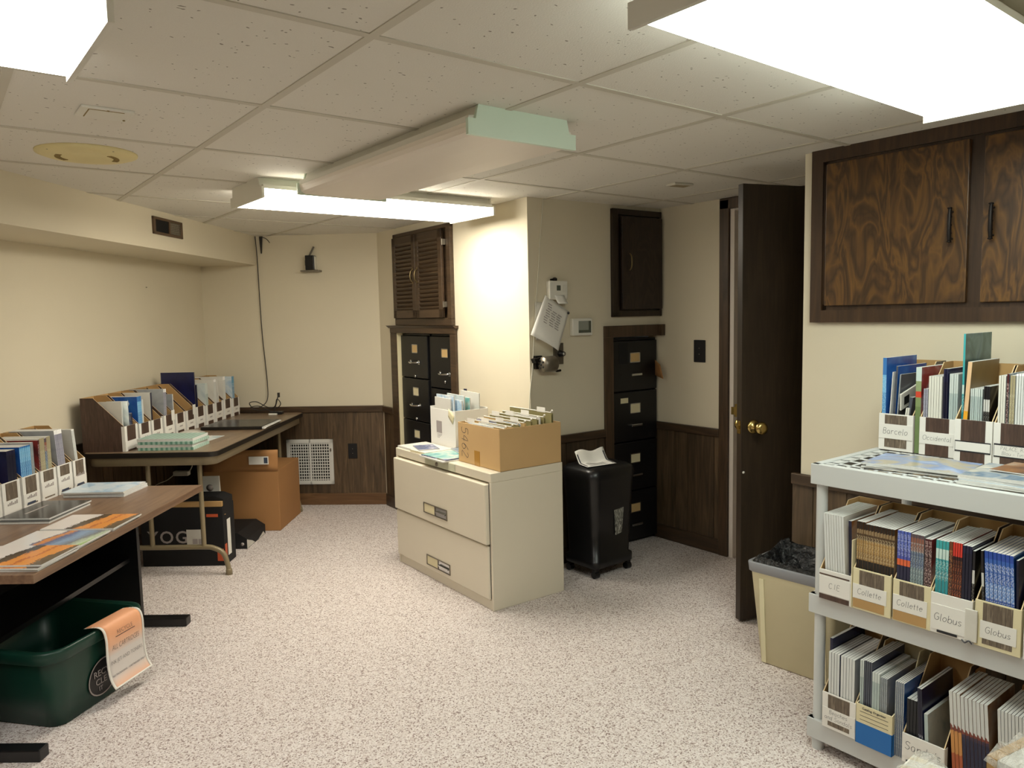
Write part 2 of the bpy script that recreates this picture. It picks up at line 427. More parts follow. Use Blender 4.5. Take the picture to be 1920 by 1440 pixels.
# doorway casing, white jamb and brass strike plate
m = MB(); m.box(.467, .532, -.02, 0, 0, 2.10); m.box(.467, 1.45, -.02, 0, 2.045, 2.108)
struct(m, 'trim_19', 'post_wood', DOR, bev=.004)
m = MB(); m.box(.534, .562, -.006, .12, 0, 2.05).box(.55, 1.40, .0, .12, 2.035, 2.05).box(.562, .575, .05, .09, 0, 2.04)
j = struct(m, 'trim_20', 'jamb_white', DOR)
m = MB(); m.box(.5625, .564, .006, .036, .845, .92); m.box(.548, .566, -.008, .006, .86, .905)
m.build('strike_plate', 'brass', j)

# the open door
DM = F(2.929, 2.083, -18.)
d = bpy.data.objects.new('door_1', None); COL.objects.link(d); d.matrix_local = DM; d['kind'] = 'structure'
d['label'] = 'dark brown slab door standing open with brass knob'
MB().box(0, .775, 0, .035, .012, 2.03).build('door_slab', 'door_wood', d, bev=.002)
kn = MB()
for sy, y0 in ((-1, 0), (1, .035)):
    K = Matrix.Translation((.065, y0, .93)) @ Matrix.Rotation(R(90 * -sy), 4, 'X')
    kn.lathe([(.001, 0), (.033, 0), (.033, .004), (.026, .010), (.012, .012), (.011, .030), (.019, .040), (.029, .050), (.030, .062), (.026, .072), (.013, .076), (.001, .076)], 20, 0, K)
kn.build('knob', 'brass', d)
m = MB(); m.box(-.0015, .0, .006, .029, .90, .96).box(-.010, 0, .011, .024, .921, .939); m.build('latch', 'brass', d)
m = MB(); m.lathe([(.001, 0), (.006, 0), (.006, .004), (.001, .006)], 10, 0, Matrix.Translation((.012, 0, .72)) @ Matrix.Rotation(R(90), 4, 'X')); m.build('screw_head', 'white_plastic', d)
m = MB()
for z in (.2, 1.02, 1.84): m.tube([(.779, -.004, z - .045), (.779, -.004, z + .045)], .006, 8)
m.build('hinge', 'brass', d)

# ------------------------------------------------------------------ ceiling fittings
def light(M, L, label, lens, cap='fixture_white', w=.44):
    """wraparound fluorescent fixture hung under the ceiling; origin at the middle of its top, long side along x"""
    t = thing('ceiling_light', label, 'light', M, 'wraparound ceiling lights')
    h = L / 2 - .012; q = w / 2
    m = MB(); m.prism([(-q*.80, 0), (q*.80, 0), (q*.84, -.030), (q*.95, -.034), (q*.96, -.052), (-q*.96, -.052), (-q*.95, -.034), (-q*.84, -.030)], -h, h, 'x')
    m.build('housing', 'fixture_white', t)
    pr = [(-q*.955, -.052), (-q*.95, -.066), (-q*.925, -.080), (-q*.86, -.089), (-q*.4, -.093), (q*.4, -.093), (q*.86, -.089), (q*.925, -.080), (q*.95, -.066), (q*.955, -.052)]
    m = MB(); m.prism(pr, -h, h, 'x'); m.build('lens', lens, t)
    for sx in (-1, 1):
        m = MB(); m.prism([(-q*.82, 0), (q*.82, 0), (q*.87, -.044), (q, -.044), (q*1.0, -.094), (-q, -.094), (-q, -.044), (-q*.87, -.044)], sx*h, sx*(h + .012), 'x')
        m.build('end_cap', cap, t, bev=.002)
    return t
light(T(1.56, 2.60, ZC, 90), 1.34, 'unlit white ceiling light hanging between the lit ones in mid ceiling', 'lens_off', 'fixture_green')
light(T(1.885, 3.63, ZC, 0), 1.30, 'lit ceiling light nearest the back wall, partly behind the unlit one', 'lamp_warm')
light(T(1.78, .855, ZC, 1.0), 1.31, 'lit ceiling light in front of the dark wall cupboards', 'lamp_green')
light(T(-.345, 1.785, ZC, 1.2), 1.31, 'lit ceiling light at the top left, beside the painted hatch plate', 'lamp_cool')
# round yellowed air diffuser
t = thing('ceiling_vent', 'round yellowed plastic air diffuser on the ceiling near the left wall', 'vent', T(.53, 3.29, ZC, -20))
m = MB(); m.lathe([(.001, -.012), (.06, -.013), (.085, -.018), (.115, -.019), (.15, -.014), (.172, -.006), (.173, 0), (.001, 0)], 40); m.build('diffuser_ring', 'yellow_plastic', t)
m = MB()
for a in list(range(150, 211, 6)) + list(range(-30, 31, 6)): m.box(.088, .108, -.0025, .0025, -.0205, -.017, 0, Matrix.Rotation(R(a), 4, 'Z'))
m.build('air_slot', 'vent_slot', t)
m = MB()
for a in (45, 135, 225, 315): m.lathe([(.001, -.014), (.005, -.013), (.005, -.009)], 8, 0, Matrix.Rotation(R(a), 4, 'Z') @ Matrix.Translation((.15, 0, 0)))
m.build('screw_head', 'dull_steel', t)
t = thing('access_plate', 'white painted rectangular plate on the ceiling beside the top left light', 'plate', T(.48, 2.633, ZC, 0))
MB().box(-.072, .072, -.062, .062, -.008, 0).build('plate', 'fixture_white', t, bev=.002)
m = MB(); m.box(-.052, -.049, -.05, .048, -.0092, -.007).box(-.05, .045, -.052, -.049, -.0092, -.007); m.build('seam', 'vent_slot', t)
m = MB(); m.lathe([(.001, -.011), (.004, -.010), (.004, -.007)], 8, 0, T(.06, .04)).lathe([(.001, -.011), (.004, -.010), (.004, -.007)], 8, 0, T(.0, -.055)); m.build('screw_head', 'vent_slot', t)
t = thing('ceiling_vent', 'small flat rectangular vent on the ceiling in front of the doorway', 'vent', T(3.07, 2.56, ZC, -10))
MB().box(-.06, .06, -.035, .035, -.012, 0).build('cover', 'ceiling_bar', t, bev=.004)
m = MB()
for i in range(4): m.box(-.045, .045, -.024 + i*.014, -.019 + i*.014, -.013, -.011)
m.build('slot', 'vent_slot', t)
# brown register in the soffit
SOF = F(.0 + .760*-2.26, .650*2.26, 49.438)
SOF = LEF @ T(0, -.44, 0)
t = thing('air_register', 'brown metal air register set in the face of the left soffit', 'vent', SOF @ T(4.448, 0, 2.022))
m = MB()
for b in ((-.172, .172, .035, .050), (-.172, .172, -.050, -.035), (-.172, -.148, -.05, .05), (.148, .172, -.05, .05), (.008, .022, -.05, .05)): m.box(b[0], b[1], -.012, 0, b[2], b[3])
m.build('frame', 'brown_metal', t, bev=.002)
MB().box(-.15, .01, -.004, -.001, -.036, .036).build('opening', 'dark_void', t)
m = MB()
for i in range(7): m.box(.02, .15, -.009, -.001, -.034 + i*.0103, -.027 + i*.0103)
m.build('louver', 'dull_steel', t)

# ------------------------------------------------------------------ back wall things
t = thing('mounted_box', 'small black box on a metal bracket high on the back wall', 'box', BAC @ T(.882, 0, 1.83))
MB().box(-.033, .033, -.075, -.006, .008, .118).build('box', 'black_plastic', t, bev=.003)
MB().box(.034, .040, -.06, 0, .01, .11).build('side_plate', 'white_plastic', t)
MB().box(-.072, .072, -.08, 0, -.006, .007).build('shelf_bracket', 'dull_steel', t, bev=.002)
MB().box(-.006, .006, -.012, -.004, 0, .085, 0, T(-.022, 0, .112, 0, 0, 28)).build('strap', 'grey_plate', t)
MB().box(-.054, -.042, -.02, 0, .045, .085).build('clip', 'dull_steel', t, bev=.002)
def cable(name, label, pts, r, mat, n=6, M=None, cat='cable'):
    m = MB(); m.tube(pts, r, n); return tag(m.build(name, mat, None, M), label, cat)
loops = [(.488, -.03, .85), (.46, -.08, .80), (.40, -.10, .79), (.38, -.12, .83), (.44, -.13, .84), (.52, -.13, .80), (.58, -.10, .785), (.62, -.11, .82), (.60, -.13, .86), (.575, -.12, .80), (.50, -.12, .775),
         (.43, -.14, .78), (.40, -.15, .80), (.47, -.16, .81), (.55, -.15, .77), (.61, -.14, .765)]
cable('hanging_cable', 'long grey cable hanging down the back wall to a coil on the table', curve([(.451, -.02, 2.105), (.457, -.015, 1.95), (.46, -.015, 1.70), (.466, -.015, 1.38), (.48, -.015, 1.13), (.49, -.02, .97)] + loops), .0034, 'cable_dark', 6, BAC)
t = thing('cable_connector', 'dark upright plug and adapter lying in the cable coil on the long table', 'connector', BAC @ T(.60, -.15, .7452))
MB().box(-.05, .05, -.03, .02, .0, .022).build('adapter', 'black_plastic', t, bev=.004)
m = MB(); m.tube([(-.02, 0, .02), (.0, 0, .08), (.02, 0, .15)], .004, 6).box(.014, .030, -.006, .006, .13, .165); m.build('plug_lead', 'cable_dark', t)
m = MB(); m.box(-.045, .02, -.055, -.035, .0, .012); m.build('white_plug', 'white_plastic', t, bev=.003)
m = MB(); m.prism([(-.012, 0), (.014, 0), (.004, -.13), (-.004, -.13)], -.012, -.006, 'y'); m.tube(curve([(.01, -.01, -.005), (.045, -.012, -.02), (.07, -.012, -.05)]), .003, 6)
tag(m.build('torn_strip', 'cable_dark', None, BAC @ T(.49, 0, 2.105)), 'dark torn strip hanging from the ceiling edge at the top of the back wall', 'strip')
m = MB(); m.box(-.07, .09, -.15, -.145, -.004, 0)
m.box(-.012, .012, -.003, 0, .0, .001)
# return air grille and outlet
t = thing('air_grille', 'white return air grille set in the back wall panelling', 'vent', BAC @ T(.80, -.006, .166))
m = MB(); W2, HH = .185, .358
for b in ((-W2, W2, 0, .03), (-W2, W2, HH - .03, HH), (-W2, -W2 + .028, 0, HH), (W2 - .028, W2, 0, HH), (-.006, .010, 0, HH)): m.box(b[0], b[1], -.012, 0, b[2], b[3])
m.build('frame', 'grille_white', t, bev=.002)
m = MB()
for i in range(13): m.box(-W2 + .026, W2 - .026, -.007, -.004, .036 + i*.0235, .043 + i*.0235)
for i in range(17): m.box(-W2 + .034 + i*.0188, -W2 + .040 + i*.0188, -.0075, -.0035, .03, HH - .03)
m.build('mesh', 'grille_white', t)
MB().box(-W2 + .02, W2 - .02, -.001, .0005, .02, HH - .02).build('opening', 'dark_void', t)
MB().box(W2 - .02, W2 - .012, -.022, -.012, HH*.74, HH*.80).build('latch', 'dull_steel', t)
def plate(label, M, w=.072, h=.118):
    t = thing('outlet', label, 'outlet', M)
    MB().box(-w/2, w/2, -.007, 0, -h/2, h/2).build('cover_plate', 'black_matt', t, bev=.003)
    m = MB()
    for z in (.018, -.018): m.lathe([(.001, .0), (.003, .0), (.003, .002), (.001, .002)], 8, 0, Matrix.Translation((0, -.007, z)) @ Matrix.Rotation(R(90), 4, 'X'))
    m.build('screw_head', 'dull_steel', t)
plate('black outlet plate on the back wall panelling right of the white grille', BAC @ T(1.14, -.006, .428))
plate('black blank plate on the cream wall between the file cabinet recess and the doorway', DOR @ T(.315, 0, 1.224), .085, .135)
m = MB(); m.lathe([(.001, 0), (.003, 0), (.0025, .008), (.001, .009)], 8, 0, Matrix.Rotation(R(90), 4, 'X'))
tag(m.build('wall_screw', 'dull_steel', None, LEF @ T(4.98, 0, 1.70)), 'small screw sticking out of the bare left wall', 'screw')

# ------------------------------------------------------------------ cupboards
t = thing('louvered_cupboard', 'brown louvered double cupboard above the recessed file cabinets', 'cupboard', BRI @ T(.317, 0, 1.443))
m = MB(); W3, H3 = .83, .617
m.box(0, .03, -.028, 0, 0, H3).box(W3 - .05, W3, -.028, 0, 0, H3).box(0, W3, -.028, 0, H3 - .025, H3).box(0, W3, -.028, 0, -.036, .012).box(.02, W3 - .03, -.004, 0, 0, H3)
m.build('frame', 'trim_wood', t, bev=.003)
for k, x0 in enumerate((.022, .378)):
    dr = MB(); wd = .352 if k == 0 else .372
    dr.box(x0, x0 + .048, -.048, -.029, .015, H3 - .03).box(x0 + wd - .048, x0 + wd, -.048, -.029, .015, H3 - .03)
    dr.box(x0, x0 + wd, -.048, -.029, .015, .07).box(x0, x0 + wd, -.048, -.029, H3 - .085, H3 - .03)
    D = dr.build('door', 'trim_wood', t, bev=.002)
    lv = MB(); n = 17
    for i in range(n):
        z = .075 + i * (H3 - .165) / (n - 1)
        lv.box(x0 + .046, x0 + wd - .046, -.004, .004, -.0165, .0165, 0, Matrix.Translation((0, -.038, z)) @ Matrix.Rotation(R(35), 4, 'X'))
    lv.build('louver', 'louver_wood', D)
    hx = x0 + wd - .03 if k == 0 else x0 + .03
    hm = MB(); hm.tube(curve([(hx, -.049, .262), (hx, -.064, .275), (hx, -.070, .305), (hx, -.064, .335), (hx, -.049, .348)]), .0042, 8)
    hm.lathe([(.001, 0), (.007, 0), (.005, .004), (.001, .004)], 8, 0, T(hx, -.049, .256, 0, 90)).lathe([(.001, 0), (.007, 0), (.005, .004), (.001, .004)], 8, 0, T(hx, -.049, .354, 0, 90))
    hm.build('handle', 'old_brass', D)
m = MB()
for z in (.10, .50): m.box(W3 - .070, W3 - .052, -.050, -.028, z - .018, z + .018).tube([(W3 - .060, -.051, z - .02), (W3 - .060, -.051, z + .02)], .0035, 8)
m.build('hinge', 'dull_steel', t)

t = thing('wall_cupboard', 'narrow dark cupboard above the single file cabinet in the hall recess', 'cupboard', HAL @ T(.617, 0, 1.441))
m = MB(); W3, H3 = .415, .645
m.box(0, .045, -.024, 0, 0, H3).box(W3 - .02, W3, -.024, 0, 0, H3).box(0, W3, -.024, 0, H3 - .035, H3).box(0, W3, -.024, 0, 0, .035).box(0, W3, -.005, 0, 0, H3)
m.build('frame', 'door_wood', t, bev=.002)
D = MB().box(.06, W3 - .012, -.042, -.024, .045, H3 - .045).build('door', 'dark_cupboard_wood', t, bev=.003)
m = MB(); m.tube(curve([(.118, -.042, .28), (.118, -.058, .295), (.118, -.062, .33), (.118, -.058, .365), (.118, -.042, .38)]), .004, 8); m.build('handle', 'old_brass', D)
m = MB(); m.tube([(.054, -.044, .09), (.054, -.044, .14)], .005, 8).tube([(.054, -.044, .50), (.054, -.044, .55)], .005, 8); m.build('hinge', 'iron', t)

t = thing('wall_cupboard', 'wide dark stained plywood cupboard high on the right wall above the shelf unit', 'cupboard', RIG @ T(.043, 0, 1.41))
m = MB(); W3, H3 = 1.75, .70
for x0, x1, z0, z1 in ((.05, .068, .05, H3 - .05), (.60, .648, .05, H3 - .05), (1.20, 1.25, .05, H3 - .05), (.05, W3, .05, .075), (.05, W3, H3 - .065, H3 - .04)):
    m.box(x0, x1, -.012, 0, z0, z1)
m.box(0, W3, -.004, 0, 0, H3)
m.build('face_frame', 'frame_wood', t)
m = MB()
m.prism([(0, 0), (W3, 0), (W3 - .05, .05), (.05, .05)], -.022, 0, 'y').prism([(0, 0), (.05, .05), (.05, H3 - .05), (0, H3)], -.022, 0, 'y').prism([(0, H3), (.05, H3 - .05), (W3 - .05, H3 - .05), (W3, H3)], -.022, 0, 'y')
m.build('molding', 'frame_wood', t, bev=.007)
for x0, x1, hx in ((.068, .603, .553), (.650, 1.20, .685), (1.25, 1.72, 1.66)):
    D = MB().box(x0, x1, -.030, -.012, .068, H3 - .062).build('door', 'figured_wood', t, bev=.003)
    m = MB(); z0 = .285
    m.tube([(hx, -.052, z0), (hx, -.056, z0 + .028), (hx, -.056, z0 + .09), (hx, -.052, z0 + .118)], [.006, .0075, .0075, .006], 10)
    for z in (0, .03, .059, .088, .118): m.lathe([(.001, -.004), (.0085, -.002), (.0085, .002), (.001, .004)], 10, 0, T(hx, -.054, z0 + z))
    for z in (.012, .106): m.tube([(hx, -.052, z0 + z), (hx, -.030, z0 + z)], .004, 8)
    m.build('handle', 'iron', D)

# ------------------------------------------------------------------ black file cabinets
def file_cabinet(M, W, top, pitch, label, hz, lz, kz, hx, bar, card='cream_card', n=4, extra=None):
    t = thing('file_cabinet', label, 'file cabinet', M, 'recessed black file cabinets')
    D = .66; m = MB()
    m.box(0, .012, .012, D, 0, top).box(W - .012, W, .012, D, 0, top).box(0, W, .012, D, top - .012, top).box(0, W, .03, D, 0, .05).box(0, W, .03, D, .05, top - .02)
    m.build('body', 'black_metal', t, bev=.002)
    for i in range(n):
        z1 = top - .014 - i * pitch; z0 = z1 - pitch + .008
        d = MB().box(.008, W - .008, -.008, .028, z0, z1).build('drawer', 'black_metal', t, bev=.004)
        lh = MB(); zz = z1 - lz
        for a in ((-.044, .044, .026, .031), (-.044, .044, -.031, -.026), (-.044, -.039, -.031, .031), (.039, .044, -.031, .031)): lh.box(hx + a[0], hx + a[1], -.012, -.008, zz + a[2], zz + a[3])
        q = lh.build('label_holder', 'chrome', d)
        MB().box(hx - .039, hx + .039, -.0098, -.008, zz - .026, zz + .026).build('card', card if i % 3 else 'manila', q)
        h = MB(); zh = z1 - hz
        if bar: h.box(hx - .045, hx + .048, -.028, -.008, zh - .008, zh + .006)
        else:
            h.tube(curve([(hx - .065, -.008, zh), (hx - .055, -.03, zh), (hx, -.042, zh - .004), (hx + .055, -.03, zh), (hx + .065, -.008, zh)]), [.007]*25, 8)
            h.box(hx - .075, hx - .05, -.014, -.008, zh - .014, zh + .014).box(hx + .05, hx + .075, -.014, -.008, zh - .014, zh + .014)
        h.build('handle', 'chrome', d, bev=0 if not bar else .003)
        if kz:
            k = MB(); k.lathe([(.001, 0), (.012, 0), (.010, .008), (.001, .010)], 10, 0, Matrix.Translation((hx, -.008, z1 - kz)) @ Matrix.Rotation(R(90), 4, 'X')); k.build('lock', 'chrome', d)
    return t
t = file_cabinet(BRI @ T(.309, .02, 0), .424, 1.345, .308, 'black file cabinet on the left in the recess under the louvered cupboard', .188, .092, .288, .232, False)
MB().box(.30, .335, .010, .013, 1.318, 1.332).build('badge', 'dull_steel', t)
file_cabinet(BRI @ T(.738, .03, 0), .355, 1.345, .36, 'black file cabinet on the right in the recess under the louvered cupboard', .25, .112, .305, .22, False)
t = file_cabinet(HAL @ T(.632, .02, 0), .398, 1.305, .318, 'black file cabinet alone in the hall recess behind the shredder', .21, .105, 0, .195, True)
MB().box(.072, .135, -.0095, -.008, .905, .937).build('tape_label', 'cream_card', t)
MB().box(.06, .135, -.0095, -.008, 1.15, 1.28).build('magnet_sheet', 'black_matt', t)
# ------------------------------------------------------------------ hall wall things
t = thing('thermostat', 'upper white wall thermostat with a paper note stuck under it', 'thermostat', HAL @ T(.188, 0, 1.603))
MB().box(-.066, .066, -.035, 0, -.055, .05).build('body', 'white_plastic', t, bev=.006)
MB().box(-.015, .012, -.037, -.034, -.005, .024).build('screen', 'lcd_dark', t)
MB().box(.028, .052, -.037, -.034, -.015, .028).build('button_panel', 'fixture_white', t)
m = MB(); m.grid(lambda u, v: (-.036 + u*.072 + v*.018, -.038 - .014*v*v, -.03 - .05*v), 3, 5); m.build('note', 'paper', t, thick=.0006)
m = MB(); m.lathe([(.001, 0), (.014, 0), (.014, .012), (.008, .018), (.001, .018)], 12, 0, T(-.01, -.012, .051)).tube([(-.04, -.012, .057), (-.01, -.012, .06)], .005, 8)
m.build('mounting_stub', 'iron', t)
t = thing('thermostat', 'lower white wall thermostat with a grey screen, beside the recess casing', 'thermostat', HAL @ T(.367, 0, 1.388))
MB().box(-.076, .076, -.03, 0, -.05, .05).build('body', 'white_plastic', t, bev=.006)
MB().box(-.032, .062, -.032, -.029, -.034, .035).build('screen', 'lcd', t)
m = MB(); m.box(-.032, .062, -.0328, -.0318, -.034, -.018).box(.044, .062, -.0328, -.0318, -.018, .035); m.build('screen_border', 'lcd_dark', t)
def sheet(label, M, w, h, fn, mats='paper', name='paper_sheet', print_=None):
    t = thing(name, label, 'paper', M)
    m = MB(); m.grid(fn, 10, 10); s = m.build('sheet', mats, t, thick=.0006)
    return t, s
A = Matrix.Rotation(R(30), 4, 'Y')
t, s = sheet('white printed sheet pinned at a slant over another under the thermostat', HAL @ T(.170, -.012, 1.50) @ Matrix.Rotation(R(29), 4, 'Y'), .2, .2, lambda u, v: (-.098 + .196*u, -.012 - .035*math.sin(u*2.2)*v - .018*v, .03 - .25*v))
m = MB()
for i in range(9):
    z = -.005 - i*.014; v = (.03 - z)/.25
    for k in range(3 if i > 1 else 1):
        u0 = .18 + .02*(i % 3) + .2*k; y = -.0135 - .035*math.sin(u0*2.2)*v - .018*v
        m.box(-.098 + .196*u0, -.098 + .196*(u0 + .15), y - .003, y, z, z + .004)
m.build('print', 'grey_text', t)
m = MB(); m.lathe([(.001, -.002), (.008, 0), (.008, .003), (.001, .003)], 12, 0, Matrix.Translation((.083, -.03, .012)) @ Matrix.Rotation(R(90), 4, 'X')); m.build('stamp', 'ink', t)
t, s = sheet('white sheet pinned upright on the hall wall, mostly hidden behind the slanted one', HAL @ T(.09, -.004, 1.53), .1, .2, lambda u, v: (-.052 + .11*u, -.001 - .004*v, .004 - .21*v), 'paper_dim')
t = thing('timer_switch', 'steel wall plate with a black rotary knob under the hanging sheets', 'switch', HAL @ T(.203, 0, 1.239))
MB().box(-.037, .037, -.006, 0, -.061, .061).build('plate', 'dull_steel', t, bev=.002)
m = MB(); m.lathe([(.001, 0), (.020, 0), (.018, .012), (.014, .014), (.013, .034), (.001, .036)], 16, 0, Matrix.Translation((.012, -.006, 0)) @ Matrix.Rotation(R(90), 4, 'X')); m.build('knob', 'black_plastic', t)
m = MB(); m.lathe([(.001, 0), (.010, 0), (.009, .002), (.001, .003)], 12, 0, Matrix.Translation((.012, -.041, 0)) @ Matrix.Rotation(R(90), 4, 'X')); m.build('knob_cap', 'chrome', t)
t = thing('pencil_sharpener', 'steel crank pencil sharpener screwed to the hall wall corner', 'pencil sharpener', HAL @ T(.055, 0, 1.19))
m = MB(); m.box(-.03, .02, -.02, 0, -.03, .045).prism([(-.055, .03), (.01, .04), (.01, .02), (-.045, .005)], -.045, -.01, 'y'); m.build('bracket', 'iron', t, bev=.003)
Q = Matrix.Translation((-.022, -.06, -.002)) @ Matrix.Rotation(R(90), 4, 'Y') @ Matrix.Rotation(R(90), 4, 'Z') @ Matrix.Scale(1.2, 4)
m = MB(); m.lathe([(.001, 0), (.020, .0), (.034, .008), (.037, .014), (.038, .075), (.034, .08), (.001, .08)], 24, 0, Q); m.build('drum', 'dull_steel', t)
m = MB()
for a in range(5): m.lathe([(.001, -.002), (.005, -.002), (.005, .004)], 8, 0, Q @ T(.019*math.cos(a*1.257), .019*math.sin(a*1.257), 0))
m.lathe([(.001, -.004), (.006, -.003), (.006, .004)], 10, 0, Q); m.build('pencil_hole', 'black_matt', t)
m = MB(); m.tube(curve([(.06, -.055, 0), (.075, -.055, .0), (.080, -.055, -.012), (.083, -.06, -.038), (.090, -.062, -.044), (.115, -.062, -.042)]), .007, 8); m.build('crank', 'iron', t)
cable('hanging_cable', 'thin white cable hanging down the hall wall corner behind the sheets', curve([(.108, -.006, 2.105), (.090, -.006, 1.95), (.078, -.006, 1.85), (.068, -.006, 1.73), (.048, -.006, 1.55), (.030, -.006, 1.38), (.012, -.006, 1.16), (-.006, -.008, 1.05), (-.016, -.010, .93), (-.02, -.012, .78)]), .0028, 'cable_white', 6, HAL)
m = MB(); m.grid(lambda u, v: (-.05 + .09*u + .012*v*u, -.03 - .05*u*(1 - v*.3), .055 - .03*u - .1*v + .012*u*v), 4, 4)
tag(m.build('cardboard_flap', 'kraft_dark', None, DOR @ T(.03, .0, 1.11), thick=.003), 'brown cardboard scrap sticking out behind the hall file cabinet', 'cardboard')

# ------------------------------------------------------------------ printed matter
BM = {}; LAST = [None]
def brochure_mesh(t, D, h, sp, cv):
    k = (t, D, h, sp, cv)
    if k not in BM: BM[k] = MB().box(0, t, 0, D, 0, h, [1, 1, 0, 2, 2, 2]).mesh('brochure', [sp, cv, 'page_edge'])
    return BM[k]
def stand(HM, x, n, t, D, h, sp, cv, label, group, y=.008, z=.005, lean=0, gap=.0013, jit=.004, name='brochure', cat='brochure'):
    """n alike brochures standing on edge side by side from x on; returns the next free x"""
    for i in range(n):
        j = random.uniform(-jit, jit) if n > 1 else 0
        o = link(name, brochure_mesh(t, D, h, sp, cv), None, HM @ T(x, y + abs(j) * .7, z + abs(j) * .1, 0) @ Matrix.Rotation(R(lean + j * 12), 4, 'Y'))
        tag(o, label, cat, group if n > 1 else None)
        x += t / math.cos(R(lean)) + gap
    return x
def lie(M, W, D, t, cover, label, group=None, name='magazine', cat='magazine', edge='page_edge', curl=0):
    """magazine lying flat, x and y from the corner; cover on top"""
    if curl:
        m = MB()
        m.grid(lambda u, v: (W*u, D*v, t + curl*(1 - math.cos(u*6.28))*.5*(1 - .6*v)), 10, 6, 0)
        m.grid(lambda u, v: (W*u, D*v, .0), 1, 1, 1)
        for v0 in (0, 1): m.grid(lambda u, v: (W*u, D*v0, v*(t + curl*(1 - math.cos(u*6.28))*.5*(1 - .6*v0))), 10, 1, 1)
        for u0 in (0, 1): m.grid(lambda u, v: (W*u0, D*u, v*t), 6, 1, 1)
    else: m = MB().box(0, W, 0, D, 0, t, [1, 1, 1, 1, 1, 0])
    return tag(m.build(name, [cover, edge], None, M), label, cat, group)
def holder(M, label, w=.105, h=.305, hf=.135, d=.24, style='grain', text_=None, tsize=.02, lab=None, group=None, front='white_card', inset=True, lift=0, side=None):
    """cardboard magazine file: slanting sides, kraft inside, white front frame with a grain inset"""
    t = LAST[0] = thing('magazine_file', label, 'magazine file', M, group)
    g = side or ('holder_grain' if style == 'grain' else 'holder_stripe')
    P = [(0, 0), (d, 0), (d, h), (d - .075, h), (0, hf)]
    m = MB(); k = .003
    m.prism(P, 0, k, 'x', 2, (0, 1)); m.prism(P, w - k, w, 'x', 2, (1, 0))
    m.box(k, w - k, d - k, d, 0, h, [1, 1, 1, 0, 2, 2]); m.box(k, w - k, 0, d - k, 0, .003, 1)
    m.build('body', [g, 'kraft', 'kraft_edge'], t)
    m = MB(); m.box(0, w, -.003, .001, 0, hf, [0, 0, 0, 1, 0, 0])
    if front == 'white_card' or front == 'cream_card':
        m.box(-.0012, 0, -.003, .016, 0, hf).box(w, w + .0012, -.003, .016, 0, hf)
    f = m.build('front_panel', [front, 'kraft'], t, bev=.0006)
    if inset: MB().box(w*.17, w*.83, -.0036, -.0028, 0 if style == 'grain' else .01, hf - (.0 if style == 'grain' else .004)).build('grain_inset', g, t)
    if lab is None: lab = (.0, 1., .30, .68)
    if lab:
        L = MB().box(w*lab[0], w*lab[1], -.0046, -.0030, hf*lab[2], hf*lab[3]).build('label_card', 'white_card', t)
        if text_:
            for i, q in enumerate(text_ if isinstance(text_, tuple) else (text_,)):
                zc = hf*(lab[2] + lab[3])/2 + (0 if not isinstance(text_, tuple) else (.5 - i)*tsize*1.1)
                pen(q, tsize*.8, 'ink', L, face(w*(lab[0] + lab[1])/2, -.0048, zc), .03)
    return t

# covers and spines ------------------------------------------------------------
W_, K_ = '#D4D6D3', '#17151A'
spine('sp_white', [(0, '#D3D6D4')], .28); spine('sp_white_warm', [(0, '#D9D8CE')], .28)
spine('sp_gold', [(0, '#0F0D0C'), (.40, '#17130E'), (.57, '#8E6C3A'), (.66, '#A37E45'), (.80, '#4A3620'), (.86, '#8C7656'), (.92, '#241A11')], .27, (.58, .85, '#D9C7A0'), var=.06)
spine('sp_sunset', [(0, '#12121F'), (.36, '#23243F'), (.61, '#D9663B'), (.68, '#4A55A8'), (.8, '#4C5FB4')], .27, (.72, .97, '#B9C2E0'))
spine('sp_slate', [(0, '#2A2C38'), (.30, '#6C7F86'), (.62, '#51607F'), (.80, '#8B5A4A'), (.95, '#5A4B52')], .27, (.2, .9, '#B8C4C4'))
spine('sp_maroon', [(0, '#B9B4A0'), (.14, '#5A2026'), (.40, '#32151A'), (.85, '#4A1D20')], .27, (.45, .95, '#D3B9B3'))
spine('sp_teal', [(0, '#2A8B94'), (.66, '#2F979E'), (.78, '#C5DDD6'), (.89, '#3BA0A4')], .27, (.55, .78, '#CFE5E1'))
spine('sp_brown', [(0, '#A4603A'), (.3, '#3A2227'), (.5, '#2A1A22'), (.85, '#6B3A22')], .27, (.2, .9, '#C9894F'))
spine('sp_red', [(0, '#2A1416'), (.16, '#B5392C'), (.24, '#2B1717'), (.84, '#D1382C')], .27, (.2, .8, '#C96F42'))
spine('sp_navy', [(0, '#14142A'), (.9, '#1A1B38')], .27, (.05, .35, '#C9CCDA'), var=.02)
spine('sp_black', [(0, '#131216'), (.6, '#C8C8C4'), (.74, '#17151A')], .27, (.2, .6, '#77746E'))
spine('sp_blue', [(0, '#2C52A8'), (.5, '#5E86C8'), (.66, '#3560B2'), (.90, '#2448A0')], .27, (.46, .86, '#D5E1EE'))
spine('sp_sky', [(0, '#3C84B0'), (.8, '#4C97C0')], .27, (.2, .9, '#D8E4EA'))
spine('sp_ltblue', [(0, '#2F67A8'), (.3, '#4C8FC6'), (.7, '#6FB1DC'), (.92, '#3976B8')], .28, (.1, .9, '#A9CDE8'))
spine('sp_grey', [(0, '#7E858A'), (.5, '#8E969A')], .26, (.1, .9, '#A4ABB0')); spine('sp_dkgrey', [(0, '#3B3F4A'), (.5, '#4A4F59')], .26)
spine('sp_palegreen', [(0, '#A9B8B6'), (.8, '#C9D2CE')], .26); spine('sp_lilac', [(0, '#8F8E9E')], .28, (.1, .9, '#B5B4BC'))
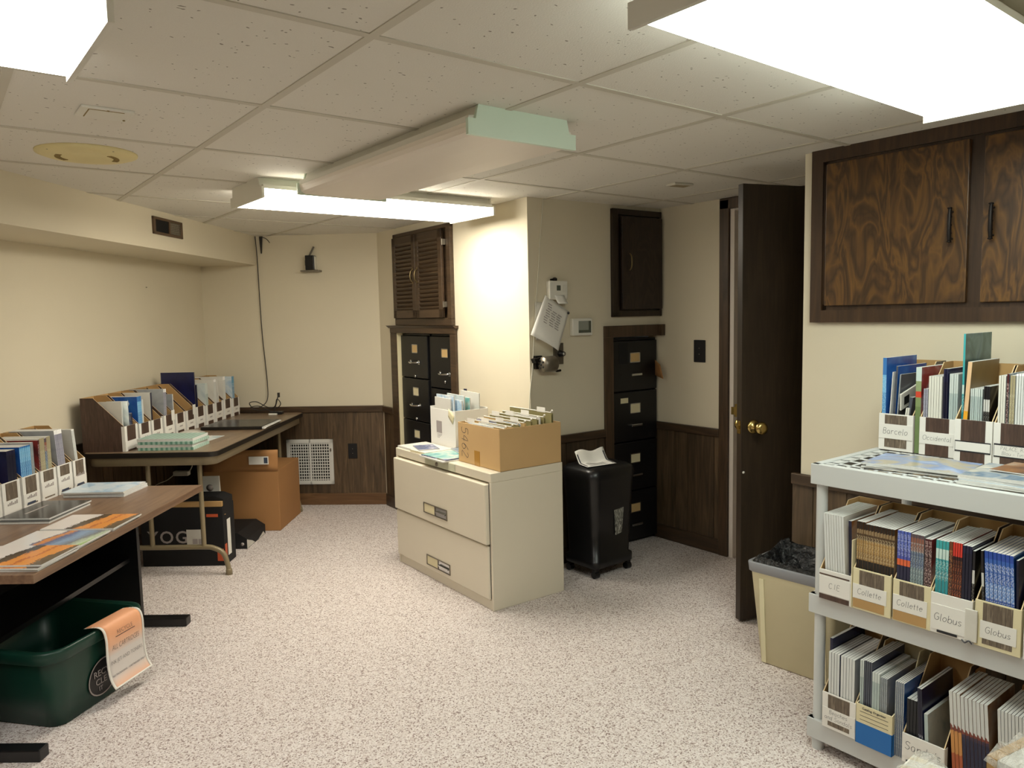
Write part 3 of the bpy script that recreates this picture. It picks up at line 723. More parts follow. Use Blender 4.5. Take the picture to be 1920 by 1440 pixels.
spine('sp_beige', [(0, '#8F8467'), (.5, '#A09676')], .28, (.2, .8, '#C9C2A4')); spine('sp_dune', [(0, '#A8552F'), (.32, '#C58A4C'), (.58, '#7A3A2C'), (.64, '#D0D2CE')], .26, var=.14)
spine('sp_duneblue', [(0, '#1C1D3A'), (.52, '#3A2A3E'), (.58, '#7A3A2C'), (.63, '#CDD0CE')], .26, var=.14)
spine('sp_orange', [(0, '#6B2D16'), (.16, '#E0A02A'), (.5, '#D9B68F')], .32); spine('sp_greenbook', [(0, '#6D8052'), (.55, '#7E9060'), (.66, '#C8452F'), (.73, '#8C9B72'), (.85, '#C2D3CF')], .29)
art('cv_navy', ['#12163A', '#1A2150'], 6, .25); art('cv_blue', ['#16306E', '#2050A0', '#3E7FC0'], 4, .25); art('cv_steel', ['#4B4D52', '#65686C'], 5, .3)
art('cv_sea', ['#2F4A4A', '#4A6660', '#5F7A78', '#3B5A62'], 14, .35); art('cv_tan', ['#7A6440', '#8C7448'], 6, .4)
art('cv_white', ['#CFCDC6', '#D8D6D0'], 8, .4); art('cv_grey', ['#8F949A', '#A7ABAF'], 12, .4); art('cv_red', ['#5A1E20', '#8A2C2A', '#9CA8B0'], 7, .35)
art('cv_dune', ['#3A1F1A', '#8A5A2C', '#CFCBBE'], 5, .35); art('cv_mixed', ['#6F8FA8', '#B8C4C6', '#46607E', '#D8D8D0'], 12, .35); art('cv_pale', ['#B9C6C8', '#D0D8D6', '#9FB4BA'], 8, .4)
art('cv_sky', ['#B9CEDC', '#D3DEE6', '#9DBED8', '#E4E6E8'], 9, .28); art('cv_beach', ['#8E8A7C', '#A79F8A', '#7F92B8', '#93A9D2', '#A9A294'], 7, .25)
art('cv_coast', ['#8C98A0', '#5F7A94', '#C6C2B4', '#4A5A66'], 8, .25); art('cv_teal', ['#3E8E98', '#7FB7B4', '#C4CFC6', '#6C7FB0'], 7, .25)
art('cv_shore', ['#8F8A92', '#5C6A8C', '#B9B7C8', '#7A7568'], 9, .25); art('cv_black', ['#1A1816', '#22201E'], 5, .22)
art('cv_print', ['#B9A98A', '#D8D2C2', '#E6E4DE', '#CFC0A0', '#E2DFD6'], 11, .3)
m = NT('cv_plaid', .35)       # green and white woven check
sp_ = m.sep(m.coord((1, 1, 1)))
a = m.math('PINGPONG', m.math('ADD', m.math('MULTIPLY', sp_[1], 70), m.math('MULTIPLY', m.noise(m.coord(), 8, 2), .8)), 1)
b = m.math('PINGPONG', m.math('MULTIPLY', sp_[0], 80), 1)
c = m.mix(a, '#B5D0C4', '#4E8A76'); c = m.mix(m.math('MULTIPLY', b, .5), c, '#D5E4DC'); m.col(c)
def dune_cover(name, sky=False):
    """travel cover: pale corner, dark ridge and an orange dune running across"""
    m = NT(name, .22); v = m.coord(); s_ = m.sep(v)
    n1 = m.noise(m.coord((9, 26, 1)), 1.4, 4); n2 = m.noise(m.coord(), 120, 3)
    d = m.math('ADD', m.math('MULTIPLY', s_[1], 3.1), m.math('MULTIPLY', s_[0], .55))
    d = m.math('ADD', d, m.math('ADD', m.math('MULTIPLY', m.math('SUBTRACT', n1, .5), .16), m.math('MULTIPLY', m.math('SUBTRACT', n2, .5), .12)))
    if sky: st = [(0, '#7FA84A'), (.10, '#B9CBB0'), (.20, '#6A7078'), (.34, '#7F9CC0'), (.48, '#4F5C86'), (.56, '#D98A36'), (.61, '#5A5F7A'), (.63, '#DDD8D4')]
    else: st = [(0, '#4A3A26'), (.10, '#5F4526'), (.15, '#D98A34'), (.30, '#B5652A'), (.34, '#DC8E3C'), (.46, '#B9702E'), (.48, '#54402C'), (.55, '#3F3226'), (.60, '#DDD6D2')]
    return m.col(m.ramp(d, st, 'LINEAR' if sky else 'CONSTANT')).m
dune_cover('cv_orange'); dune_cover('cv_skydune', True)

# ------------------------------------------------------------------ grey shelf unit on the right
t = thing('shelf_unit', 'light grey plastic shelf unit against the right wall', 'shelf unit', SHE)
SW, SD = .93, .64
for name, z0, z1 in (('shelf', .901, .967), ('shelf', .470, .533), ('shelf', .040, .106)):
    m = MB()
    m.box(-.006, SW, -.004, .022, z0, z1).box(-.006, SW, SD - .02, SD, z0, z1).box(-.006, .018, 0, SD, z0, z1).box(SW - .02, SW, 0, SD, z0, z1)
    a = z1 - .006; b = z1 - .0025
    m.box(.018, .05, .02, SD - .02, a, b).box(.018, SW, .02, .038, a, b)
    nx = 19
    for i in range(nx + 1):
        x = .05 + (SW - .1) * i / nx; m.box(x - .005, x + .005, .03, SD - .02, a, b)
    for i in range(9):
        y = .065 + .066 * i; m.box(.02, SW - .02, y - .006, y + .006, a, b)
    m.build(name, 'shelf_plastic', t, bev=.0016)
for x in (.021, SW - .03):
    for y in (.022, SD - .03):
        m = MB(); m.tube([(x, y, 0), (x, y, .04), (x, y, .06), (x, y, .47), (x, y, .90)], [.020, .020, .0175, .0175, .0175], 14)
        m.build('post', 'shelf_plastic', t)

# top of the shelf unit: magazine files and loose magazines
HT = []
def she(x, y, z, rz=0): return SHE @ T(x, y, z, rz)
Zt = .968
M = she(.016, .400, Zt); holder(M, 'magazine file with pale grain front at the left end of the top shelf', .115, .305, .128, style='stripe', text_='Barcelo', tsize=.026, lab=(0, 1, .32, .72), side='holder_stripe')
x = stand(M, .005, 1, .013, .225, .318, 'sp_ltblue', 'cv_blue', 'tall blue brochure with a night sky cover at the left of the first top file', None, .004)
x = stand(M, .024, 1, .003, .20, .270, 'sp_white', 'cv_white', 'thin white leaflet beside the tall blue brochure in the first top file', None, .006, lean=3)
x = stand(M, .038, 1, .006, .215, .290, 'sp_dkgrey', 'cv_blue', 'navy folder with a blue cover leaning in the first top file', None, .012, lean=2)
x = stand(M, .048, 1, .004, .18, .262, 'sp_grey', 'cv_steel', 'steel grey folder with a dark band in the first top file', None, .010, lean=3)
t = thing('disc_case', 'white disc case with a dark square window in the first top file', 'disc case', M @ T(.062, .012, .14, 0, 0, 6) @ Matrix.Rotation(R(14), 4, 'X'))
MB().box(0, .006, 0, .12, 0, .062).build('case', 'white_plastic', t, bev=.002)
MB().box(.0062, .0068, .02, .055, .015, .045).build('window', 'black_matt', t)
stand(M, .074, 1, .010, .17, .185, 'sp_dkgrey', 'cv_steel', 'short dark grey booklet slumped in the first top file', None, .012, z=.0065, lean=7)
stand(M, .072, 2, .005, .10, .148, 'sp_white_warm', 'cv_white', 'small cream leaflet in the front of the first top file', 'small cream leaflets in the first top file', .004, lean=6)
stand(M, .1205, 1, .018, .205, .294, 'sp_greenbook', 'cv_red', 'green and white book with a red band standing between the first two top files', None, .0, z=0.0008, name='book', cat='book')
M = she(.156, .396, Zt); holder(M, 'dark grain magazine file second from the left on the top shelf', .112, .305, .128, text_='Occidental', tsize=.0195, lab=(-.0, 1., .30, .62))
x = stand(M, .006, 2, .006, .20, .218, 'sp_lilac', 'cv_grey', 'thin greyish brochure at the left of the second top file', 'thin greyish brochures in the second top file', .004)
x = stand(M, x + .002, 5, .0072, .205, .262, 'sp_white_warm', 'cv_white', 'thick plain white brochure in the second top file', 'thick white brochures in the second top file', .004, jit=.001)
x = stand(M, x + .003, 2, .006, .215, .288, 'sp_navy', 'cv_navy', 'dark blue brochure with a pale top edge in the second top file', 'dark blue brochures in the second top file', .004)
x = stand(M, x + .004, 4, .0055, .20, .272, 'sp_palegreen', 'cv_pale', 'pale green brochure at the right of the second top file', 'pale green brochures in the second top file', .004)
M = she(.284, .352, Zt); holder(M, 'dark grain magazine file with a blank outlined label, third on the top shelf', .108, .305, .138, lab=(.03, .97, .28, .48))
MB().box(.002, .106, -.0042, -.0028, .034, .070).build('label_outline', 'black_print', LAST[0])
x = stand(M, .005, 1, .006, .205, .405, 'sp_teal', 'cv_sea', 'very tall sea green booklet sticking up highest on the top shelf', None, .03)
x = stand(M, .014, 1, .012, .215, .318, 'sp_orange', 'cv_tan', 'tan covered brochure with a yellow spine foot in the third top file', None, .004, lean=3)
x = stand(M, .040, 6, .0045, .18, .232, 'sp_palegreen', 'cv_pale', 'short pale blue leaflet in the third top file', 'short pale leaflets in the third top file', .004)
x = stand(M, x + .003, 3, .005, .20, .242, 'sp_black', 'cv_black', 'dark brochure with black cover at the right of the third top file', 'dark brochures in the third top file', .004)
M = she(.399, .346, Zt); holder(M, 'dark grain magazine file with an outlined written label, fourth on the top shelf', .112, .305, .138, text_=('PALACE, RIU', 'Blau - Tiny'), tsize=.014, lab=(.03, .99, .26, .50))
MB().box(.002, .112, -.0042, -.0028, .032, .074).build('label_outline', 'black_print', LAST[0])
x = stand(M, .006, 3, .0055, .20, .278, 'sp_white_warm', 'cv_white', 'cream brochure at the left of the fourth top file', 'cream brochures at the left of the fourth top file', .004)
x = stand(M, x + .002, 1, .006, .20, .285, 'sp_maroon', 'cv_mixed', 'brochure with a magenta strip on its spine in the fourth top file', None, .004)
x = stand(M, x + .001, 2, .006, .20, .280, 'sp_beige', 'cv_white', 'brochure with a yellow green spine in the fourth top file', 'yellow green brochures in the fourth top file', .004)
x = stand(M, x + .002, 4, .0055, .20, .286, 'sp_white', 'cv_pale', 'white brochure in the middle of the fourth top file', 'white brochures in the middle of the fourth top file', .004)
x = stand(M, x + .002, 3, .007, .20, .305, 'sp_palegreen', 'cv_white', 'tall pale brochure at the right of the fourth top file', 'tall pale brochures in the fourth top file', .004)
M = she(.52, .346, Zt); holder(M, 'dark grain magazine file last in the row on the top shelf', .112, .305, .138)
x = stand(M, .008, 9, .008, .20, .29, 'sp_white', 'cv_pale', 'white brochure in the last top file', 'white brochures in the last top file', .004)
b0 = she(.145, .045, Zt + .0005, 8)
lie(b0 @ T(-.01, .004, 0), .285, .215, .005, 'cv_coast', 'dark travel magazine at the bottom of the left pile on the top shelf')
lie(b0 @ T(.006, .0, .0055, 3), .28, .21, .005, 'cv_sky', 'pale travel magazine in the middle of the left pile on the top shelf')
lie(b0 @ T(-.012, .004, .011, -2), .285, .21, .004, 'cv_beach', 'beach cover magazine on top of the left pile on the top shelf', None, curl=.007)
b0 = she(.425, .02, Zt + .0005, 3)
for i, (cv, nm) in enumerate((('cv_pale', 'lowest'), ('cv_sky', 'second'), ('cv_white', 'third'), ('cv_coast', 'uppermost'))):
    lie(b0 @ T(.004*(i % 2), .003*i, .0066*i, (-1)**i), .30, .23, .006, cv, nm + ' magazine of the right hand pile on the top shelf', None, curl=.004 if i == 3 else 0)
lie(b0 @ T(.05, .10, .0305, -6), .24, .16, .003, 'cv_dune', 'sand coloured leaflet lying across the right hand pile on the top shelf', None)

# middle shelf
Zm, Ym = .5340, -.016
def mid(x, z=0): return she(x, Ym, Zm + z)
M = mid(.040); holder(M, 'worn magazine file with torn front at the left end of the middle shelf', .105, .295, .098, style='stripe', text_='C.I.E', tsize=.022, lab=(.0, .98, .20, .78), inset=False)
t = LAST[0]
MB().box(.0, .1, -.0042, -.0028, .001, .017).build('torn_edge', 'holder_grain', t); MB().box(0, .1, -.0042, -.0028, .081, .085).build('torn_edge', 'holder_grain', t)
x = stand(M, .019, 8, .0072, .215, .275, 'sp_white', 'cv_white', 'plain white brochure in the left file of the middle shelf', 'plain white brochures on the middle shelf', .006, lean=-3, jit=.001)
stand(M, x + .003, 1, .010, .21, .262, 'sp_navy', 'cv_dune', 'brochure with a dark brown picture cover behind the plain white ones, middle shelf', None, .02, lean=-2)
MB().box(.106, .109, -.004, .10, 0, .215).build('side_flap', 'cream_card', t)
M = mid(.152); holder(M, 'magazine file with a torn yellow base, second on the middle shelf', .116, .295, .130, style='stripe', text_='Collette', tsize=.022, lab=(0, .9, .27, .62), front='cream_card')
t = LAST[0]
MB().box(.001, .098, -.0042, -.0026, .006, .034).build('torn_base', 'kraft', t)
x = stand(M, .005, 4, .0056, .21, .272, 'sp_gold', 'cv_dune', 'thin gold and black spined brochure in the second middle file', 'gold and black brochures on the middle shelf', .004, jit=.002)
x = stand(M, x, 10, .0076, .21, .268, 'sp_gold', 'cv_dune', 'thin gold and black spined brochure in the second middle file', 'gold and black brochures on the middle shelf', .004, jit=.002)
M = mid(.276); holder(M, 'magazine file with a torn yellow base, third on the middle shelf', .106, .295, .128, style='stripe', text_='Collette', tsize=.022, lab=(0, .92, .27, .64), front='cream_card')
t = LAST[0]
MB().box(.001, .096, -.0042, -.0026, .004, .034).build('torn_base', 'kraft', t)
x = stand(M, .005, 4, .0085, .21, .270, 'sp_sunset', 'cv_navy', 'blue spined brochure with an orange patch in the third middle file', 'blue and orange brochures on the middle shelf', .004, jit=.001)
x = stand(M, x, 5, .0062, .21, .268, 'sp_slate', 'cv_grey', 'slate coloured brochure with brown spine head in the third middle file', 'slate brochures on the middle shelf', .004, jit=.001)
x = stand(M, x + .002, 2, .0085, .21, .262, 'sp_maroon', 'cv_red', 'maroon spined brochure at the right of the third middle file', 'maroon brochures on the middle shelf', .004, jit=.001)
M = mid(.384, .001); holder(M, 'all white magazine file with large lettering, fourth on the middle shelf', .108, .295, .118, text_='Globus', tsize=.026, lab=(.02, .84, .10, .72), inset=False)
t = LAST[0]
MB().box(.018, .072, -.0052, -.0045, .004, .011).build('printed_bar', 'black_print', t)
MB().box(.092, .124, -.010, -.006, .006, .098).build('white_tag', 'paper_dim', t, bev=.003)
m = MB(); m.tube(curve([(.085, -.007, .004), (.095, -.012, .0), (.105, -.012, .008), (.112, -.009, .0)]), .002, 5); m.build('tag_wire', 'ink', t)
x = stand(M, .006, 4, .0075, .21, .265, 'sp_teal', 'cv_teal', 'turquoise spined brochure in the fourth middle file', 'turquoise brochures on the middle shelf', .004, jit=.001)
x = stand(M, x + .0005, 1, .008, .21, .268, 'sp_brown', 'cv_red', 'brown and orange spined brochure beside the turquoise ones', None, .004)
x = stand(M, x, 4, .005, .21, .268, 'sp_red', 'cv_red', 'red topped dark brochure in the fourth middle file', 'red topped brochures on the middle shelf', .004, jit=.001)
x = stand(M, x, 3, .007, .21, .265, 'sp_navy', 'cv_navy', 'black and navy brochure right of the red topped ones', 'black and navy brochures on the middle shelf', .004, jit=.001)
x = stand(M, x + .001, 1, .006, .21, .255, 'sp_black', 'cv_black', 'black brochure with a white spine patch, middle shelf', None, .004)
M = mid(.500); holder(M, 'magazine file with striped grain front, fifth on the middle shelf', .110, .295, .130, style='stripe', text_='Globus', tsize=.022, lab=(.12, .92, .20, .58), front='cream_card')
x = stand(M, .019, 1, .006, .21, .262, 'sp_black', 'cv_black', 'black brochure at the left of the fifth middle file', None, .004, lean=-3)
x = stand(M, x + .002, 7, .0088, .21, .264, 'sp_blue', 'cv_blue', 'bright blue spined brochure in the fifth middle file', 'bright blue brochures on the middle shelf', .004, lean=-3, jit=.001)
x = stand(M, x + .001, 1, .005, .21, .255, 'sp_navy', 'cv_navy', 'dark navy brochure right of the bright blue ones', None, .004, lean=-2)
M = mid(.618); holder(M, 'magazine file at the right end of the middle shelf', .110, .295, .125, lab=None)
x = stand(M, .023, 8, .0080, .21, .272, 'sp_sky', 'cv_white', 'sky blue spined brochure at the right end of the middle shelf', 'sky blue brochures on the middle shelf', .004, lean=-4, jit=.001)

# bottom shelf
Zb = .1070
def bot(x, y=Ym, z=0): return she(x, y, Zb + z)
M = bot(.058); holder(M, 'magazine file with striped grain front at the left end of the bottom shelf', .110, .295, .118, style='stripe', text_=('Beaches', 'and Sandals'), tsize=.0175, lab=(0, 1., .22, .58))
x = stand(M, .004, 1, .009, .215, .285, 'sp_navy', 'cv_navy', 'tall navy folder at the left end of the bottom shelf', None, .03)
x = stand(M, x + .001, 4, .0081, .21, .250, 'sp_white', 'cv_navy', 'thick white spined brochure in the left file of the bottom shelf', 'thick white brochures on the bottom shelf', .004, jit=.0008)
x = stand(M, x + .003, 5, .0081, .21, .250, 'sp_white', 'cv_grey', 'thick white spined brochure in the left file of the bottom shelf', 'thick white brochures on the bottom shelf', .004, jit=.0008)
M = bot(.174, -.022)
t = thing('magazine_file', 'blue and cream cardboard magazine file, second on the bottom shelf', 'magazine file', M)
w0 = .112; P = [(0, 0), (.24, 0), (.24, .28), (.17, .28), (.10, .15), (0, .128)]
m = MB(); k = .003
m.prism(P, 0, k, 'x', 0, (0, 1)); m.prism(P, w0 - k, w0, 'x', 0, (1, 0)); m.box(k, w0 - k, .237, .24, 0, .28, 0).box(k, w0 - k, 0, .237, 0, .003, 1).box(0, w0, -.003, 0, 0, .128, 0)
m.build('body', ['cream_card', 'kraft'], t, bev=.001)
MB().box(-.001, w0 + .001, -.0042, -.003, 0, .068).box(-.001, 0, -.0042, .241, 0, .068).box(w0, w0 + .001, -.0042, .241, 0, .068).box(-.001, w0 + .001, .24, .241, 0, .068).build('blue_band', 'blue_card', t)
m = MB()
for z in (.105, .092, .079): m.box(.012, .1, -.0036, -.003, z, z + .0012)
m.build('ruled_line', 'ink', t); text('Catalog Organizer', .010, 'ink', t, face(.056, -.0036, .117), thin=0)
x = stand(M, .006, 2, .005, .21, .262, 'sp_palegreen', 'cv_grey', 'pale brochure at the left of the blue and cream file', 'pale brochures in the blue and cream file', .004)
x = stand(M, x, 4, .0052, .21, .265, 'sp_dkgrey', 'cv_navy', 'dark grey striped brochure in the blue and cream file', 'dark grey brochures in the blue and cream file', .004, jit=.002)
x = stand(M, x + .001, 3, .0068, .20, .238, 'sp_palegreen', 'cv_pale', 'pale green brochure in the middle of the blue and cream file', 'pale green brochures in the blue and cream file', .002, jit=.001)
x = stand(M, x, 4, .0042, .20, .230, 'sp_grey', 'cv_grey', 'thin grey brochure at the right of the blue and cream file', 'thin grey brochures in the blue and cream file', .004, jit=.001)
M = bot(.315); holder(M, 'white fronted magazine file with a drooping label, third on the bottom shelf', .118, .285, .090, text_="Sanda's", tsize=.031, lab=(0, 1., .22, 1.0), inset=False)
t = LAST[0]
MB().box(.012, .08, -.0052, -.0045, .004, .011).build('printed_bar', 'black_print', t)
x = stand(M, -.0285, 5, .0042, .21, .232, 'sp_grey', 'cv_blue', 'thin grey brochure leaning left of the black ones, bottom shelf', 'thin grey brochures beside the black ones', .004, jit=.001, z=.005)
x = stand(M, .006, 4, .0082, .19, .192, 'sp_blackp' if 'sp_blackp' in MATS else 'black_print', 'cv_black', 'black brochure in the third bottom file', 'black brochures on the bottom shelf', .006, jit=.0005)
x = stand(M, x + .002, 2, .006, .21, .235, 'sp_navy', 'cv_navy', 'dark navy brochure right of the black ones, bottom shelf', 'dark navy brochures on the bottom shelf', .004, lean=-3)
x = stand(M, x + .004, 1, .010, .20, .165, 'sp_palegreen', 'cv_pale', 'short pale green booklet right of the dark navy brochures, bottom shelf', None, .004, lean=-3)
M = bot(.450); x = stand(M, .002, 3, .0088, .195, .262, 'sp_dune', 'cv_dune', 'white brochure with a sand and orange foot on the bottom shelf', 'white brochures with orange feet', .01, lean=-4, jit=.001, z=.001)
x = stand(M, x, 7, .0088, .195, .258, 'sp_duneblue', 'cv_dune', 'white brochure with a navy foot in the wide row of the bottom shelf', 'white brochures with navy feet', .01, lean=-4, jit=.001, z=.001)
M = bot(.562); x = stand(M, .010, 10, .0072, .195, .258, 'sp_duneblue', 'cv_grey', 'white brochure with a dark foot in the row second from right, bottom shelf', 'white brochures with dark feet', .01, lean=-3, jit=.001, z=.001)
M = bot(.668); x = stand(M, .016, 8, .0075, .195, .25, 'sp_white', 'cv_grey', 'plain white brochure at the right end of the bottom shelf', 'plain white brochures on the bottom shelf', .01, lean=-3, jit=.001, z=.001)
for x0, lb in ((.436, 'brown cardboard divider behind the white brochures with navy feet'), (.560, 'brown cardboard divider left of the white brochures with dark feet'), (.668, 'brown cardboard divider right of the white brochures with dark feet')):
    m = MB(); m.prism([(.06, 0), (.24, 0), (.24, .27), (.17, .27)], 0, .003, 'x'); tag(m.build('divider', 'kraft_dark', None, bot(x0, 0, .001)), lb, 'divider')

# wrapped bundles in front of the shelf unit
def bundle(M, W, D, h, label, top, wrap):
    t = thing('wrapped_bundle', label, 'bundle', M)
    MB().box(0, W, 0, D, 0, h, [1, 1, 1, 1, 1, 0]).build('brochure_block', [top, 'page_edge'], t)
    m = MB(); e = .006
    def fn(u, v):
        x = -e + (W + 2*e)*u; y = -e + (D + 2*e)*v
        edge = min(u, 1 - u, v, 1 - v)
        z = h + .004 + .010*(math.sin(u*17 + v*9) * math.sin(v*13 - u*5) + 1)*(.4 + (edge < .2)) - (.03 if edge < .02 else 0)
        return (x, y, z)
    m.grid(fn, 22, 22); m.build('wrapping', 'plastic_wrap', t)
    if wrap: MB().box(W*.15, W*.85, D*.12, D*.5, h, h + .002).build('slip', 'paper', t)
    return t
for M, W, D, lb in ((she(.60, -.82, 0), .50, .38, 'closed brown box under the nearer wrapped bundle at the bottom right corner'), (she(.685, -.375, 0, -10), .33, .24, 'closed brown box under the farther wrapped bundle at the bottom right')):
    t = thing('cardboard_box', lb, 'box', M)
    MB().box(0, W, 0, D, 0, .298).build('carton', 'kraft_box', t, bev=.003)
    MB().box(-.001, W + .001, D*.44, D*.56, .2, .2992).build('tape', 'packing_tape', t)
bundle(she(.552, -.79, .2995, 3), .30, .345, .095, 'plastic wrapped bundle of brochures nearest the bottom edge', 'cv_print', True)
b2 = bundle(she(.672, -.385, .2995, -10), .33, .26, .135, 'plastic wrapped bundle standing higher behind the nearer one at bottom right', 'cv_white', True)
MB().box(-.001, .022, -.001, .261, .06, .1365).build('tan_edge', 'kraft', b2)
m = MB()
for i in range(5):
    for j in range(3): m.box(.05 + .075*j, .05 + .075*j + .03 + .012*((i + j) % 3), .06 + .03*i, .066 + .03*i, .1368, .1376)
m.build('print', 'ink', b2)

# ------------------------------------------------------------------ folding table with its row of magazine files
t = thing('folding_table', 'long brown folding table with tan metal legs against the left wall', 'table', TAB)
TL, TD, TZ = 1.70, .76, .745
def rrect(x0, x1, y0, y1, r, n=6):
    o = []
    for cx, cy, a in ((x1 - r, y1 - r, 0), (x0 + r, y1 - r, 90), (x0 + r, y0 + r, 180), (x1 - r, y0 + r, 270)):
        for i in range(n + 1): o.append((cx + r*math.cos(R(a + 90*i/n)), cy + r*math.sin(R(a + 90*i/n))))
    return o
m = MB(); m.prism(rrect(0, TL, 0, TD, .05), TZ - .028, TZ - .001, 'z', 0, sm=True); m.build('edge_band', 'rubber_edge', t, bev=.006)
MB().prism(rrect(.006, TL - .006, .006, TD - .006, .046), TZ - .02, TZ, 'z').build('tabletop', 'laminate_table', t)
m = MB()
for a, b, c_, d_ in ((.03, TL - .03, .02, .035), (.03, TL - .03, TD - .035, TD - .02)): m.box(a, b, c_, d_, .665, TZ - .027)
o_ = rrect(.02, TL - .02, .02, TD - .02, .06); i_ = rrect(.034, TL - .034, .034, TD - .034, .05)
m = MB(); n = len(o_)
v = [(p[0], p[1], z) for z in (.668, TZ - .027) for p in o_] + [(p[0], p[1], z) for z in (.668, TZ - .027) for p in i_]
m.add(v, [(i, (i+1) % n, n + (i+1) % n, n + i) for i in range(n)] + [(2*n + i, 3*n + i, 3*n + (i+1) % n, 2*n + (i+1) % n) for i in range(n)] + [(i, 2*n + i, 2*n + (i+1) % n, (i+1) % n) for i in range(n)], 0, True)
m.build('apron', 'table_metal', t)
for x in (.135, TL - .16):
    m = MB()
    m.tube(curve([(x, .018, .0), (x, .022, .05), (x, .045, .125), (x, .10, .158), (x, .16, .165), (x, .38, .165), (x, .60, .165), (x, .66, .158), (x, .715, .125), (x, .738, .05), (x, .742, .0)], 5), .0145, 10)
    for y in (.155, .455): m.tube([(x, y, .165), (x, y, .70)], .0135, 10)
    m.tube([(x, .12, .695), (x, .62, .695)], .012, 8)
    for y in (.018, .742): m.lathe([(.001, 0), (.019, 0), (.018, .03), (.015, .034), (.001, .034)], 12, 0, T(x, y))
    m.build('leg', 'table_metal', t)
def tab(x, y, z=TZ + .0005, rz=0): return TAB @ T(x, y, z, rz)
xs = [.050, .205, .345, .495, .640, .785, .930, 1.080, 1.225, 1.375, 1.525]
pos = ['nearest on the long table, grain side in full view', 'second nearest on the long table, holding blue brochures', 'third nearest on the long table, holding a big white brochure',
       'fourth nearest on the long table, with a white tag on its front', 'fifth nearest on the long table, half hidden by white brochures', 'sixth nearest on the long table, with a white flap on its front',
       'seventh nearest on the long table, in front of the navy folder', 'eighth nearest on the long table, holding pale green sheets', 'third from the back wall on the long table',
       'second from the back wall on the long table', 'closest to the back wall on the long table']
TH = []
for i, x in enumerate(xs):
    M = tab(x, .53 - .004*i); TH.append(M)
    h = holder(M, 'brown magazine file ' + pos[i], .128 if i else .14, .305, .135 if i % 3 else .142, text_=('Guides', 'Alaska', 'Tours', 'Rail', 'Cruise', 'Europe', 'Asia', 'Coach', 'USA', 'Spain', 'Maps')[i] if False else None, lab=(0, 1., .18, .52) if i else (0, 1., .05, .40))
    m = MB()
    for k in range(4): m.box(.045 + .011*k, .053 + .011*k, -.0050, -.0044, .045, .052 + .004*(k % 2))
    if i: m.build('lettering', 'grey_text', h)
    if i in (3, 5): MB().box(.094, .135, -.006, -.003, .10, .165).build('white_tag', 'white_card', h, bev=.004)
def fl(i, *a, **k): return stand(TH[i], *a, **k)
fl(0, .022, 2, .004, .21, .275, 'sp_white', 'cv_white', 'white brochure leaning out of the nearest file on the long table', 'white brochures in the nearest file', y=.02, lean=1)
t = thing('folded_paper', 'pale green folded sheet bulging from the nearest file on the long table', 'paper', TH[0] @ T(.05, .006, .02))
m = MB(); m.grid(lambda u, v: (.012 + .05*u*v*v*1.4, -.004 + .03*u, .11 + .155*v - .03*u*v), 5, 6); m.build('sheet', 'cv_pale', t, thick=.0008)
m = MB(); m.grid(lambda u, v: (.012 - .004*v, -.004 + .12*u, .10 + .16*v), 3, 3); m.build('fold', 'cv_pale', t, thick=.0008)
fl(0, .104, 2, .006, .19, .20, 'sp_navy', 'cv_shore', 'short brochure with a violet picture cover in the nearest file, long table', 'violet brochures in the nearest file', y=.01)
fl(1, .006, 5, .0085, .22, .288, 'sp_ltblue', 'cv_blue', 'bright blue brochure in the second nearest file, long table', 'bright blue brochures on the long table', y=.004, jit=.001)
fl(1, .062, 3, .005, .21, .265, 'sp_white', 'cv_white', 'white brochure leaning right of the bright blue ones, long table', 'white brochures right of the bright blue ones', y=.01, lean=2)
fl(2, .020, 3, .007, .215, .295, 'sp_navy', 'cv_white', 'large white covered brochure in the third nearest file, long table', 'large white brochures on the long table', y=.01, lean=1)
fl(3, .025, 3, .010, .215, .300, 'sp_lilac', 'cv_grey', 'grey covered brochure in the fourth nearest file, long table', 'grey brochures on the long table', y=.01, lean=3)
fl(4, .020, 2, .006, .20, .255, 'sp_white', 'cv_grey', 'pale grey brochure in the fifth nearest file, long table', 'pale grey brochures in the fifth file', y=.02)
fl(6, .004, 1, .012, .225, .375, 'sp_navy', 'cv_navy', 'tall black folder standing highest on the long table', None, y=.004)
t = thing('brochure', 'navy brochure with white squares on its cover, middle of the long table', 'brochure', TH[6] @ T(.05, .012, .005, 0))
MB().box(0, .012, 0, .21, 0, .285, [0, 0, 0, 1, 1, 1]).build('cover', ['navy_card', 'page_edge'], t)
m = MB()
for a in range(2):
    for b in range(2): m.box(-.0008, 0, .035 + .045*a, .068 + .045*a, .13 + .045*b, .165 + .045*b)
m.build('white_square', 'paper', t); MB().box(-.0008, 0, .04, .14, .235, .246).build('title_bar', 'grey_text', t)
fl(7, .02, 4, .009, .21, .285, 'sp_palegreen', 'cv_pale', 'pale green covered brochure in the eighth nearest file, long table', 'pale green brochures on the long table', y=.006, jit=.001)
fl(8, .01, 4, .009, .215, .298, 'sp_white', 'cv_white', 'white covered brochure third from the back wall, long table', 'white brochures third from the back wall', y=.006, jit=.001)
t = thing('brochure', 'white brochure with red stripes along its foot, far end of the long table', 'brochure', TH[8] @ T(.075, .004, .004, 0))
MB().box(0, .010, 0, .20, 0, .285, [0, 0, 0, 1, 1, 1]).build('cover', ['cv_white', 'page_edge'], t)
m = MB()
for k in range(5): m.box(-.0008, 0, .02 + .02*k, .031 + .02*k, .13, .165)
m.build('red_stripe', 'sticker_red', t)
fl(9, .02, 4, .009, .215, .305, 'sp_white', 'cv_white', 'white brochure second from the back wall, long table', 'white brochures second from the back wall', y=.006, jit=.001)
fl(10, .02, 4, .010, .21, .295, 'sp_sky', 'cv_sky', 'pale blue brochure closest to the back wall, long table', 'pale blue brochures by the back wall', y=.004, jit=.001)

